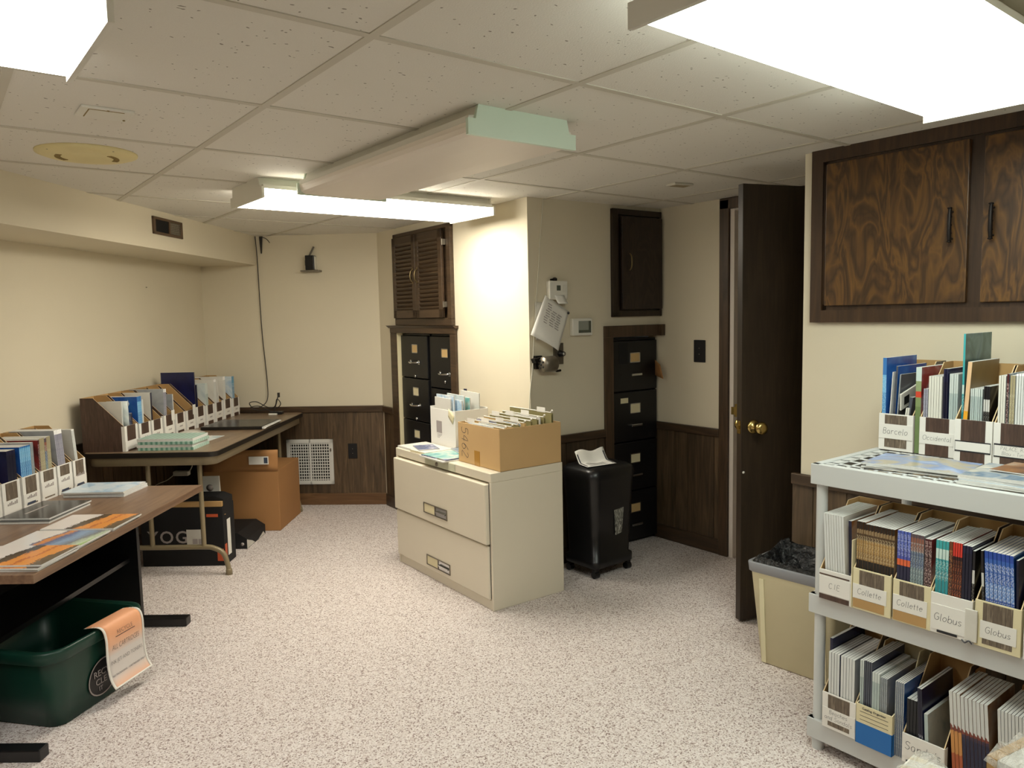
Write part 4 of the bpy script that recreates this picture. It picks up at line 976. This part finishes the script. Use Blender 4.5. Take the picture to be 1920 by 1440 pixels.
for i, (dx, dy, rz, lb) in enumerate(((0, 0, 0, 'lowest'), (.003, .006, .6, 'second from the bottom'), (-.004, .0, -1, 'second from the top'), (.006, .004, 1, 'top'))):
    lie(tab(.07 + dx, .155 + dy, TZ + .0005 + i*.0165, rz), .215, .315, .016, 'cv_plaid', 'green plaid covered book, ' + lb + ' of the pile on the long table', None, 'book', 'book', 'cv_plaid' if i in (0, 2) else 'page_edge')
lie(tab(.30, .20, TZ + .0006, -5), .27, .21, .002, 'cv_pale', 'loose pale leaflet behind the green plaid books on the long table', None, 'leaflet', 'leaflet')
lie(tab(.315, .215, TZ + .003, 8), .25, .06, .0025, 'cv_white', 'narrow white leaflet lying on the loose pale one on the long table', None, 'leaflet', 'leaflet')
t = thing('paper_roll', 'pale rounded stack of sheets between the plaid books and the file row', 'paper', tab(.43, .34, TZ + .0005, 0))
m = MB(); m.grid(lambda u, v: (.24*u, .16*v, .012 + .018*math.sin(3.14*v)), 3, 10); m.build('top_sheet', 'paper_dim', t, thick=.002)
MB().box(0, .24, .0, .16, 0, .010).build('sheet_pile', 'page_edge', t)
t = thing('portfolio', 'black flat portfolio lying across the middle of the long table', 'portfolio', tab(.81, .0125, TZ + .0006, 0))
MB().box(0, .36, .012, .42, 0, .022).build('cover', 'cv_black', t, bev=.004)
m = MB(); m.box(.01, .35, -.002, .03, .006, .016); m.tube(curve([(.004, .006, .004), (.0, -.012, .010), (.03, -.014, .014), (.2, -.010, .014), (.34, -.006, .014)]), .004, 6); m.build('page_block', 'page_edge', t)
m = MB(); m.lathe([(.001, 0), (.012, 0), (.001, .001)], 10, 0, T(.22, .2, .022)); m.build('emblem', 'grey_plate', t)

# under the table
t = thing('cardboard_box', 'large brown cardboard box with raised flaps under the far end of the long table', 'box', TAB @ T(1.025, .004, 0))
BW, BD, BH = .48, .52, .424
m = MB(); k = .005
m.box(0, k, 0, BD, 0, BH).box(BW - k, BW, 0, BD, 0, BH).box(k, BW - k, 0, k, 0, BH).box(k, BW - k, BD - k, BD, 0, BH).box(0, BW, 0, BD, 0, .006)
m.build('carton', 'kraft_dark', t, bev=.002)
m = MB(); m.grid(lambda u, v: (-.004 - .012*v*v + .002, BD*u - .012*v*(1-u), BH + .15*v), 6, 4)
F1 = m.build('flap', 'kraft_dark', t, thick=.004)
MB().box(-.022, -.0155, .055, .19, BH + .05, BH + .105, 0, Matrix.Identity(4)).build('address_label', 'paper', F1)
MB().box(-.0235, -.0215, .06, .085, BH + .058, BH + .098).build('label_code', 'ink_blue', F1)
m = MB(); m.add([(0, BD, BH), (BW, BD, BH), (BW - .05, BD + .01, BH + .16), (.03, BD + .01, BH + .16)], [(0, 1, 2, 3)]); m.build('flap', 'kraft_dark', t, thick=.004)
m = MB(); m.add([(0, .004, BH), (BW, .004, BH), (BW - .02, .17, BH + .006), (.02, .17, BH + .006)], [(0, 1, 2, 3)]); m.build('flap', 'kraft_dark', t, thick=.004)
t = thing('carton', 'black product carton with printed name lying under the near end of the long table', 'box', TAB @ T(.29, .10, 0))
MB().box(0, .17, 0, .50, 0, .36).build('body', 'black_matt', t, bev=.003)
m = MB(); m.prism([(.0, .355), (.0, .40), (.05, .42), (.30, .42), (.30, .355)], .02, .155, 'x'); m.build('inner_sleeve', 'black_matt', t)
MB().box(-.0008, .02, .005, .33, .362, .392).build('open_flap', 'kraft', t)
m = MB(); m.box(.02, .03, -.07, .0, .30, .303, 0, Matrix.Translation((0, 0, .0)) @ Matrix.Rotation(R(-12), 4, 'X')); m.build('torn_flap', 'kraft', t)
def sideface(y, z): return Matrix.Translation((-.0012, y, z)) @ Matrix.Rotation(R(-90), 4, 'Z') @ FACE
text('YOGA', .105, 'grey_text', t, sideface(.30, .175), thin=.0012, name='printed_name', space=1.15)
MB().box(-.0022, -.0016, .11, .225, .13, .225).build('shipping_label', 'paper_dim', t)
m = MB(); m.box(-.003, -.0023, .125, .155, .137, .168).box(-.003, -.0023, .16, .19, .137, .168); m.build('label_code', 'grey_text', t)
MB().box(-.0018, -.0008, .006, .045, .03, .105).build('orange_sticker', 'sticker_red', t); MB().box(-.0018, -.0008, .03, .10, .30, .318).build('red_sticker', 'sticker_red', t)
MB().box(.05, .10, -.0015, -.0005, .05, .27).build('white_sticker', 'paper', t); MB().box(.005, .035, -.0015, -.0005, .04, .13).build('side_sticker', 'sticker_red', t)
t = thing('carton', 'small black printed box lying on the carpet in front of the big brown box', 'box', TAB @ T(.615, .088, 0))
m = MB(); m.prism([(0, .0), (0, .065), (.06, .105), (.32, .105), (.32, 0)], 0, .345, 'x'); m.build('body', 'black_matt', t, bev=.002)
MB().box(.0, .012, -.001, .0, .004, .06).build('white_edge', 'paper_dim', t)
m = MB(); m.add([(.01, -.0015, .004), (.14, -.0015, .004), (.09, -.0015, .03), (.01, -.0015, .058)], [(0, 1, 2, 3)]).add([(.2, -.0015, .004), (.33, -.0015, .004), (.30, -.0015, .03)], [(0, 1, 2)])
m.build('printed_triangle', 'paper_dim', t)
m = MB(); m.lathe([(.001, 0), (.012, 0), (.001, .001)], 14, 0, Matrix.Translation((0, .03, .03)) @ Matrix.Rotation(R(-90), 4, 'Y')); m.build('emblem', 'grey_text', t)
m = MB(); m.prism([(0, 0), (.10, 0), (.105, .30), (.02, .30)], 0, .05, 'x')
t = thing('pouch', 'grey and white packaging pouch standing behind the black product carton', 'pouch', TAB @ T(.50, .20, 0, 4))
m = MB(); m.loft([[(0, 0, 0), (.05, 0, 0), (.05, .10, 0), (0, .10, 0)], [(.005, 0, .25), (.045, 0, .25), (.045, .10, .25), (.005, .10, .25)], [(.02, .005, .50), (.03, .005, .50), (.03, .115, .50), (.02, .115, .50)]], 0, None, True, False); m.build('bag', 'paper_dim', t)
m = MB(); m.add([(.005, .02, .33), (.005, .09, .34), (.005, .08, .25), (.005, .03, .25)], [(0, 1, 2, 3)], 0, False, T(-.003, 0, 0)); m.build('printed_panel', 'kraft', t, thick=.001)
m = MB(); m.lathe([(.001, 0), (.022, 0), (.001, .001)], 14, 0, Matrix.Translation((.007, .06, .43)) @ Matrix.Rotation(R(-90), 4, 'Y')); m.build('printed_emblem', 'grey_text', t)
t = thing('power_adapter', 'white power adapter hanging on its cable under the long table', 'adapter', TAB @ T(.65, .50, .48))
MB().box(-.02, .02, -.05, .05, 0, .03).build('body', 'white_plastic', t, bev=.006)
m = MB(); m.tube(curve([(0, -.045, .02), (0, -.07, .06), (.0, -.075, .12), (.0, -.06, .18), (.0, -.05, .2365)]), .003, 6).tube(curve([(0, .045, .01), (0, .10, -.03), (0, .17, -.06), (0, .22, -.12)]), .003, 6); m.build('cable', 'cable_white', t)

# ------------------------------------------------------------------ low desk at lower left
t = thing('desk', 'low walnut topped desk with black frame along the left wall', 'desk', DES)
DL, DD, DZ = 1.284, .86, .67
MB().box(0, DL, 0, DD, DZ - .03, DZ).build('desktop', 'laminate_desk', t, bev=.0015)
for x in (.085, DL - .085):
    MB().box(x - .012, x + .012, .29, .66, .04, DZ - .03).build('side_panel', 'black_metal', t)
    MB().box(x - .026, x + .026, .068, .72, .0, .042).build('foot', 'black_plastic', t, bev=.004)
    m = MB()
    for y in (.10, .69): m.lathe([(.001, 0), (.012, 0), (.012, .003), (.001, .003)], 10, 0, T(x, y, -.0005))
MB().box(.097, DL - .097, .635, .65, .10, DZ - .03).build('modesty_panel', 'black_metal', t)
m = MB(); m.box(.097, DL - .097, .336, .635, .322, .338); m.build('lower_shelf', 'black_metal', t)
MB().box(.097, DL - .097, .330, .336, .320, .340).build('shelf_edge', 'black_plastic', t)
def des(x, y, z=DZ + .0005, rz=0): return DES @ T(x, y, z, rz)
dx = [.610, .732, .860, .985, 1.108, 1.232]
dp = ['cut off by the left edge of the photo, low desk', 'second from the left on the low desk, holding navy books', 'third from the left on the low desk, holding blue brochures', 'fourth from the left on the low desk, with mixed spines',
      'fifth from the left on the low desk, with leaning grey brochures', 'at the far end of the low desk, almost empty']
DH = []
for i, x in enumerate(dx):
    M = des(x, .60, DZ + .0005, 0); DH.append(M)
    h = holder(M, 'brown magazine file ' + dp[i], .110 if i < 5 else .1, .30, .138, style='stripe' if i else 'grain', lab=(0, 1., .06 if i == 1 else .12, .44 if i in (1, 2, 5) else .62), group=None)
    m = MB()
    for k in range(6): m.box(.022 + .011*k, .030 + .011*k, -.0052, -.0046, .038 + .02*(i > 2), .046 + .02*(i > 2) + .004*(k % 3))
    m.build('lettering', 'grey_text', h)
    if i in (2, 4, 5): MB().box(.02, .075, -.0052, -.0046, .012, .022).build('printed_bar', 'ink_blue', h)
def fd(i, *a, **k): return stand(DH[i], *a, **k)
fd(0, .02, 4, .012, .21, .262, 'sp_grey', 'cv_grey', 'grey brochure in the file cut by the left edge, low desk', 'grey brochures in the leftmost desk file', y=.004)
x = fd(1, .050, 3, .018, .215, .262, 'sp_navy', 'cv_navy', 'thick dark navy brochure at the left of the low desk', 'thick navy brochures on the low desk', y=.004, jit=.001)
x = fd(2, .006, 6, .011, .215, .265, 'sp_ltblue', 'cv_blue', 'blue spined brochure in the third file of the low desk', 'blue brochures on the low desk', y=.004, jit=.001)
fd(2, .081, 3, .006, .215, .272, 'sp_grey', 'cv_grey', 'grey brochure right of the blue ones on the low desk', 'grey brochures right of the blue ones', y=.004)
x = fd(3, .006, 1, .012, .21, .275, 'sp_maroon', 'cv_red', 'maroon spined brochure in the fourth file of the low desk', None, y=.004)
x = fd(3, x, 3, .010, .21, .28, 'sp_beige', 'cv_white', 'beige spined brochure in the fourth file of the low desk', 'beige brochures on the low desk', y=.004, jit=.001)
x = fd(3, x, 1, .016, .21, .275, 'sp_slate', 'cv_grey', 'thick slate grey brochure in the fourth file of the low desk', None, y=.004)
x = fd(3, x, 3, .008, .21, .28, 'sp_beige', 'cv_white', 'thin beige brochure right of the thick slate one on the low desk', 'thin beige brochures on the low desk', y=.004, jit=.001)
x = fd(4, .030, 5, .0105, .21, .30, 'sp_lilac', 'cv_grey', 'greyish lilac brochure leaning in the fifth file of the low desk', 'leaning lilac brochures on the low desk', y=.004, lean=-5, jit=.001)
x = fd(5, .045, 3, .006, .21, .285, 'sp_white', 'cv_white', 'white brochure leaning left at the far end of the low desk', 'white brochures at the far end of the low desk', y=.004, lean=-6, jit=.001)
for i, (a, lb) in enumerate(((0, 'bottom'), (.004, 'middle'), (-.003, 'top'))):
    lie(des(1.055 + a, .265, DZ + .0005 + .0085*i, i - 1), .215, .285, .008, 'cv_sky', 'pale blue magazine, ' + lb + ' of the pile at the far end of the low desk')
lie(des(.615, .335, DZ + .0005, 1), .30, .215, .007, 'cv_black', 'lower black booklet on the low desk in front of the files')
o = lie(des(.645, .352, DZ + .0082, 0), .30, .215, .007, 'cv_black', 'upper black booklet on the low desk, slightly offset on the lower one')
MB().box(.07, .22, .14, .15, .0068, .0074).build('title_bar', 'grey_text', o)
def pair(x, y, rz, n, cv, names, z0=0):
    for i in range(n): lie(des(x + .005*i*(-1)**i, y - .003*i, DZ + .0005 + z0 + .0066*i, rz + (-1)**i*.8), .215, .285, .006, cv, names[i])
pair(.030, .004, -1, 3, 'cv_orange', ('bottom magazine of the pile with orange dunes at the near corner of the low desk', 'middle magazine of the pile with orange dunes at the near corner of the low desk', 'top magazine with orange dunes at the near corner of the low desk'))
pair(.252, .008, 0, 2, 'cv_skydune', ('lower magazine with a blue sky and green cover on the low desk', 'upper magazine with a blue sky and green cover on the low desk'))
pair(.490, .006, 1, 2, 'cv_orange', ('lower orange dune magazine of the farther pile on the low desk', 'upper orange dune magazine of the farther pile on the low desk'))

# green recycling tub with its notice
t = thing('recycling_bin', 'dark green plastic recycling tub on the carpet under the low desk', 'bin', BIN)
def rr(x0, x1, y0, y1, r, z): return [(p[0], p[1], z) for p in rrect(x0, x1, y0, y1, r, 5)]
X0, X1, Y0, Y1 = 0, .385, 0, .40; h = .305
m = MB()
def ring(k, z, r, s=0): return rr(X0 - k + s, X1 + k*1.15 - s, Y0 - k*.75 + s, Y1 + k - s, r, z)
m.loft([ring(-.03, 0, .03), ring(0, .004, .05), ring(.02, .12, .06), ring(.034, h - .050, .07), ring(.036, h - .004, .07), ring(.030, h - .004, .07), ring(.014, .12, .06), ring(-.006, .012, .045), ring(-.05, .010, .03)])
m.build('tub', 'bin_green', t)
m = MB(); m.loft([ring(.034, h - .046, .07), ring(.052, h - .047, .08), ring(.055, h - .044, .08), ring(.060, h - .010, .085), ring(.057, h - .002, .085), ring(.050, h, .08), ring(.040, h - .001, .075), ring(.033, h - .008, .07)], 0, None, False); m.build('rim', 'bin_green', t)
def bez(u, v):  # paper draped over the rim: v 0 top, 1 bottom
    x = .155 + .212*u + .040*v
    P = [(.012, h + .005), (-.050, h + .007), (-.066, h - .035), (-.060, h - .13), (-.062, h - .205), (-.078, h - .25)]
    s = v * (len(P) - 1); i = min(int(s), len(P) - 2); f = s - i
    q = [P[max(i - 1, 0)], P[i], P[i + 1], P[min(i + 2, len(P) - 1)]]
    yz = [.5*((2*q[1][k]) + (q[2][k] - q[0][k])*f + (2*q[0][k] - 5*q[1][k] + 4*q[2][k] - q[3][k])*f*f + (3*q[1][k] - q[0][k] - 3*q[2][k] + q[3][k])*f**3) for k in (0, 1)]
    return (x, yz[0], yz[1])
n_ = thing('notice', 'curling orange and grey printed notice taped over the rim of the green tub', 'notice', BIN)
m = MB(); m.grid(bez, 8, 40); m.build('sheet', 'notice_print', n_, thick=.0006)
m = MB(); e = .012
m.grid(lambda u, v: tuple(a + b for a, b in zip(bez(e*5*u*.9, v), (0, -.0008, .0002))), 1, 30); m.grid(lambda u, v: tuple(a + b for a, b in zip(bez(1 - .05*u, v), (0, -.0008, .0002))), 1, 30)
m.grid(lambda u, v: tuple(a + b for a, b in zip(bez(u, .955 + .045*v), (0, -.0008, .0004))), 8, 2); m.build('white_border', 'paper', n_, thick=.0004)
def drape(v0):
    def f(co):
        u = min(max(.5 + co.x / .212, 0), 1); v = min(max(v0 - co.y / .32, 0), 1)
        p = Vector(bez(u, v)); d = Vector(bez(u, min(v + .01, 1))) - Vector(bez(u, max(v - .01, 0)))
        n = Vector((0, d.z, -d.y)).normalized()
        return p + (n if n.y < 0 else -n) * .0016
    return f
I = Matrix.Identity(4)
text('RECYCLE', .021, 'ink', n_, I, bend=drape(.40), thin=-.0004, ex=0); text('ALL CARTRIDGES', .0190, 'ink', n_, I, bend=drape(.52), thin=-.0004, ex=0)
text('INK JET AND TONERS', .0178, 'ink', n_, I, bend=drape(.645), thin=-.0004, ex=0); text('NO PACKAGING - CARTRIDGES ONLY', .0105, 'ink', n_, I, bend=drape(.79), ex=0)
m = MB(); m.grid(lambda u, v: tuple(a + b for a, b in zip(bez(.5 + (u - .5)*.5,   .437 + .006*v), (0, -.0016, .0006))), 6, 1); m.build('underline', 'ink', n_)
m = MB(); cx, cz = .205, .105
def onside(x, z): return (x, -.015 * min(z / .12, 1) - (max(z - .12, 0)) * .075 - .0045, z)
m.grid(lambda u, v: onside(cx + .078*v*math.cos(6.2832*u), cz + .078*v*math.sin(6.2832*u)), 28, 3); L_ = m.build('round_logo', 'black_plastic', t)
m = MB(); m.grid(lambda u, v: tuple(a - b for a, b in zip(onside(cx + (.071 + .005*v)*math.cos(6.2832*u), cz + (.071 + .005*v)*math.sin(6.2832*u)), (0, .001, 0))), 28, 1); m.build('logo_ring', 'grey_text', L_)
for q, z, s_ in (('RECY', .125, .034), ('CLE', .09, .034), ('IT', .06, .024)): text(q, s_, 'grey_text', L_, face(cx - .012, onside(cx, z)[1] - .002, z), ex=.0006)

# ------------------------------------------------------------------ almond lateral file and what stands on it
t = thing('lateral_file', 'almond two drawer lateral file cabinet in the middle of the room', 'file cabinet', LAT)
LW, LD, LH = 1.0, .455, .695
m = MB(); m.box(0, .018, .0, LD, .0, LH - .045).box(LW - .018, LW, .0, LD, 0, LH - .045).box(0, LW, 0, LD, LH - .0452, LH).box(.01, LW - .01, LD - .012, LD, .02, LH - .02).box(.01, LW - .01, .03, LD - .02, .05, LH - .05).box(.002, LW - .002, .004, .03, 0, .05)
m.build('body', ['almond_metal'], t, bev=.003)
MB().box(LW - .019, LW - .0155, -.001, .03, .06, LH - .05).build('shadow_gap', 'dark_void', t)
for z0, z1, y0 in ((.336, .640, -.022), (.055, .326, -.012)):
    D = MB().box(.006, LW - .020, y0, .03, z0, z1).build('drawer', 'almond_metal', t, bev=.005)
    zc = z0 + .075 if z0 > .1 else z0 + .055
    m = MB()
    for b in ((.362, .612, zc + .024, zc + .029), (.362, .612, zc - .029, zc - .024), (.362, .367, zc - .029, zc + .029), (.607, .612, zc - .029, zc + .029), (.484, .490, zc - .029, zc + .029)): m.box(b[0], b[1], y0 - .005, y0, b[2], b[3])
    m.build('pull_frame', 'dull_steel', D, bev=.001)
    MB().box(.368, .484, y0 - .0015, y0, zc - .024, zc + .024).build('label_card', 'cream_card', D)
    m = MB(); m.box(.492, .605, y0 - .002, y0, zc - .024, zc + .024).box(.50, .60, y0 - .012, y0 - .002, zc - .004, zc + .004); m.build('pull', 'chrome', D, bev=.001)
m = MB(); m.box(.355, .67, -.003, .0, LH - .043, LH - .002); m.build('lock_plate', 'almond_side', t)
m = MB(); m.lathe([(.001, 0), (.012, 0), (.011, .006), (.001, .007)], 14, 0, Matrix.Translation((.486, -.003, LH - .028)) @ Matrix.Rotation(R(90), 4, 'X')); m.build('lock', 'dull_steel', t)
def lat(x, y, z=LH + .0005, rz=0): return LAT @ T(x, y, z, rz)
# open kraft box with hanging folders
t = thing('cardboard_box', 'open brown cardboard box full of hanging folders on the lateral file', 'box', lat(.612, .06))
KW, KD, KH = .385, .39, .212
m = MB(); k = .004
m.box(0, k, 0, KD, 0, KH).box(KW - k, KW, 0, KD, 0, KH).box(k, KW - k, 0, k, 0, KH).box(k, KW - k, KD - k, KD, 0, KH).box(0, KW, 0, KD, 0, .004); m.build('carton', 'kraft_box', t, bev=.0015)
MB().box(.155, .205, -.0012, 0, .0, .078).build('tape', 'packing_tape', t)
H_ = pen('5462', .062, 'ink', t, face(.062, -.0006, .108, -90), .022)
fo = (('manila', .045, 'nearest the front'), ('manila', .085, 'second from the front'), ('olive_folder', .125, 'third from the front'), ('manila', .165, 'fourth from the front'),
      ('olive_folder', .205, 'fourth from the back'), ('olive_folder', .245, 'third from the back'), ('olive_folder', .29, 'second from the back'), ('olive_folder', .34, 'rearmost and highest'))
for i, (mt, y, lb) in enumerate(fo):
    f = thing('hanging_folder', ('tan' if mt == 'manila' else 'olive green') + ' hanging folder ' + lb + ' in the brown box on the file', 'folder', lat(.612, .06 + y, LH + .005))
    top = .205 + .006*i + (.012 if i == 7 else 0); ex = .0 if i < 6 else .0
    m = MB(); m.box(.008, KW - .010, -.004, -.002, .0, top).box(.008, KW - .010, .006, .008, .0, top - .004); m.build('sleeve', mt, f)
    m = MB(); m.tube([(.009, -.003, top), (KW - .012, -.003, top)], .0028, 6).tube([(KW - .013, -.003, top), (KW - .009, -.003, top + .012), (KW - .003, -.003, top + .014), (KW - .001, -.003, top + .008)], .0032, 6); m.build('rod', 'white_plastic', f)
    MB().box(.03 + .075*(i % 4), .10 + .075*(i % 4), -.0052, -.0042, top - .004, top + .022).build('index_tab', 'paper', f)
for i, (y, x0, x1, hh, cv, lb) in enumerate(((.028, .06, .29, .205, 'cv_sky', 'sky blue brochure nearest the front of the brown box on the lateral file'), (.066, .10, .34, .208, 'cv_pale', 'pale leaflet behind the sky blue one in the brown box'),
        (.106, .02, .2, .216, 'cv_shore', 'violet brochure among the front folders in the brown box'), (.146, .14, .36, .218, 'cv_coast', 'dark blue brochure in the middle of the brown box'), (.272, .05, .36, .238, 'cv_white', 'white brochure behind the middle folders in the brown box'), (.226, .16, .33, .226, 'cv_blue', 'bright blue brochure behind the middle folders in the brown box'))):
    tag(MB().box(x0, x1, 0, .005, 0, hh, [1, 1, 0, 0, 1, 1]).build('brochure', [cv, 'page_edge'], None, lat(.612, .06 + y, LH + .005)), lb, 'brochure')
# white carton with papers
t = thing('carton', 'white cardboard carton crammed with brochures at the back of the lateral file', 'box', lat(.05, .215, LH + .0005, -2))
CW, CD, CH = .30, .222, .235
m = MB(); k = .003
m.box(0, k, 0, CD, 0, CH).box(CW - k, CW, 0, CD, 0, CH - .005).box(k, CW - k, 0, k, 0, CH - .008).box(k, CW - k, CD - k, CD, 0, CH).box(0, CW, 0, CD, 0, .003); m.build('body', 'white_card', t, bev=.001)
MB().box(.075, .140, -.0012, 0, .085, .155).build('printed_patch', 'grey_text', t)
m = MB()
for i in range(3):
    for j in range(4 - i): m.box(.085 + .014*j, .093 + .014*j, -.0012, 0, .072 - .009*i, .076 - .009*i)
m.build('small_print', 'grey_text', t)
m = MB(); m.grid(lambda u, v: (.225 + .05*u + .02*v, -.003 - .008*v*(1 - u), .19 + .05*v - .04*u), 3, 3); m.build('torn_flap', 'cream_card', t, thick=.001)
for i, (y, x0, w_, hh, lean, cv, lb) in enumerate(((.015, .02, .19, .285, .4, 'cv_white', 'white curled brochure at the front of the white carton'), (.030, .03, .21, .300, -.5, 'cv_sky', 'light blue brochure just behind the front one in the white carton'), (.052, .175, .10, .278, .5, 'cv_sky', 'small blue leaflet at the right front of the white carton'),
        (.075, .06, .20, .305, 1, 'cv_pale', 'pale green brochure in the middle of the white carton'), (.105, .08, .21, .290, 0, 'cv_teal', 'teal picture brochure in the middle of the white carton'), (.140, .03, .2, .27, -1, 'cv_white', 'white brochure towards the back of the white carton'), (.175, .045, .215, .315, 1.5, 'cv_white', 'tall white brochure at the back of the white carton'))):
    tag(MB().box(0, w_, 0, .007, 0, hh, [1, 1, 0, 0, 1, 1]).build('brochure', [cv, 'page_edge'], None, lat(.05, .215, LH + .0085, -2) @ T(x0 + (.012 if lean > 0 else 0), y, 0) @ Matrix.Rotation(R(lean), 4, 'Y')), lb, 'brochure')
tag(MB().box(0, .03, 0, .006, 0, .325).build('bookmark', 'navy_card', None, lat(.05, .215, LH + .0045, -2) @ T(.065, .198, 0)), 'dark blue slip sticking up at the back of the white carton', 'paper')
# loose brochures on the lateral file
lie(lat(.004, .012, LH + .0005, 0), .17, .19, .012, 'cv_white', 'stack of white envelopes at the left end of the lateral file', None, 'envelope_stack', 'envelopes')
lie(lat(.180, .0, LH + .0005, 2), .16, .20, .012, 'cv_white', 'white booklet beside the envelopes on the lateral file', None, 'booklet', 'booklet', 'cream_card')
lie(lat(.10, .06, LH + .0135, -16), .17, .12, .004, 'cv_shore', 'grey picture leaflet lying over the envelopes on the lateral file', None, 'leaflet', 'leaflet')
lie(lat(.350, -.035, LH + .0005, 0), .255, .17, .006, 'cv_white', 'white brochure overhanging the front edge of the lateral file', None, 'brochure', 'brochure')
lie(lat(.36, -.028, LH + .007, 3), .24, .20, .007, 'cv_teal', 'turquoise seaside brochure on the front edge of the lateral file', None, 'brochure', 'brochure', 'cv_shore')
lie(lat(.345, .172, LH + .015, -14), .20, .07, .006, 'cv_coast', 'dark picture leaflet between the white carton and the brown box', None, 'leaflet', 'leaflet')

# ------------------------------------------------------------------ shredder
t = thing('shredder', 'tall black paper shredder on casters beside the lateral file', 'shredder', SHR)
def sr(x0, x1, y0, y1, r, z, n=6): return [(p[0], p[1], z) for p in rrect(x0, x1, y0, y1, r, n)]
m = MB(); m.loft([sr(.0, .295, .005, .24, .035, .055), sr(-.012, .305, -.012, .25, .04, .06), sr(-.012, .305, -.012, .25, .04, .10), sr(.002, .292, .002, .24, .04, .112), sr(-.008, .302, -.006, .245, .05, .30), sr(-.028, .318, -.022, .255, .06, .545)]); m.build('bin_body', 'black_plastic', t)
m = MB(); m.loft([sr(-.030, .320, -.024, .257, .06, .545), sr(-.032, .322, -.026, .259, .06, .56), sr(-.030, .320, -.022, .257, .06, .60), sr(-.012, .30, -.002, .245, .06, .617), sr(.02, .265, .03, .22, .05, .622)]); m.build('cutting_head', 'black_plastic', t)
MB().box(.04, .25, .125, .14, .620, .6235).build('feed_slot', 'dark_void', t)
m = MB(); m.add([(.138, -.013, .372), (.212, -.013, .378), (.200, -.009, .235), (.150, -.009, .228)], [(0, 1, 2, 3)]); m.build('window', 'shreds', t, thick=.003)
for x, y in ((.02, .02), (.275, .02), (.02, .225), (.275, .225)):
    m = MB(); m.box(x - .015, x + .015, y - .012, y + .012, .04, .058); m.tube([(x - .016, y, .0205), (x + .016, y, .0205)], .020, 12); m.build('caster', 'black_plastic', t)
t = thing('paper_sheet', 'curled printed sheet lying on top of the black shredder', 'paper', SHR @ T(.10, .10, .624, -8))
fn = lambda u, v: (-.10 + .20*u + .02*v, -.07 + .15*v, .003 + .05*max(0, v - .62)**1.2*4 + .008*math.sin(u*8)*v)
m = MB(); m.grid(fn, 14, 14); m.build('sheet', 'paper', t, thick=.0008)
m = MB()
for k in range(4): m.grid(lambda u, v: tuple(a + b for a, b in zip(fn(.15 + .6*u, .12 + .11*k + .03*v), (0, 0, .0012))), 6, 1)
for u0 in (.03, .93): m.grid(lambda u, v: tuple(a + b for a, b in zip(fn(u0 + .04*u, .1 + .8*v), (0, 0, .0012))), 1, 12)
m.build('print', 'ink', t)

# ------------------------------------------------------------------ waste can
t = thing('waste_can', 'beige square waste can with black liner between the door and the shelf unit', 'waste can', CAN)
def wr(k, z, r=.02): return [(p[0], p[1], z) for p in rrect(0 - k, .30 + k, 0 - k, .20 + k, r, 4)]
m = MB(); m.loft([wr(-.01, 0), wr(0, .004), wr(.032, .415), wr(.036, .42), wr(.036, .43), wr(.028, .43), wr(-.004, .02), wr(-.02, .018)]); 
for x in (.022, .278): m.prism([(x - .010, -.004), (x + .010, -.004), (x + .010, .004), (x - .010, .004)], .006, .37, 'z', 0, None, Matrix.Rotation(R(4.4), 4, 'X'))
m.build('can', 'can_plastic', t)
m = MB(); m.loft([wr(.0335, .392), wr(.038, .396), wr(.041, .43), wr(.040, .434), wr(.030, .434)], 0, None, False); m.build('liner_cuff', 'liner_band', t)
m = MB()
def bag(u, v):
    P = wr(.037 - .06*v, 0, .03); n = len(P); s = u*n; i = int(s) % n; f = s - int(s); a, b = P[i], P[(i + 1) % n]
    x = a[0]*(1 - f) + b[0]*f; y = a[1]*(1 - f) + b[1]*f
    w_ = math.sin(u*47) * .006 + math.sin(u*91 + 2) * .004
    z = .420 + .030*math.sin(min(v*2.2, 1)*1.57) - .12*max(0, v - .45) + w_*(1 + v)
    if y > .12: z += .035*math.sin(min(v*2, 1)*3.14)*(y - .12)/.1
    return (x + w_*.6, y + w_*.5, z)
m.grid(bag, 70, 8); m.build('liner_bag', 'bag_black', t)
m = MB(); m.grid(lambda u, v: (.32*u - .01, .22*v - .01, .345 + .03*math.sin(u*11)*math.sin(v*9) + .05*v), 14, 10); m.build('liner_bag_inside', 'bag_black', t)
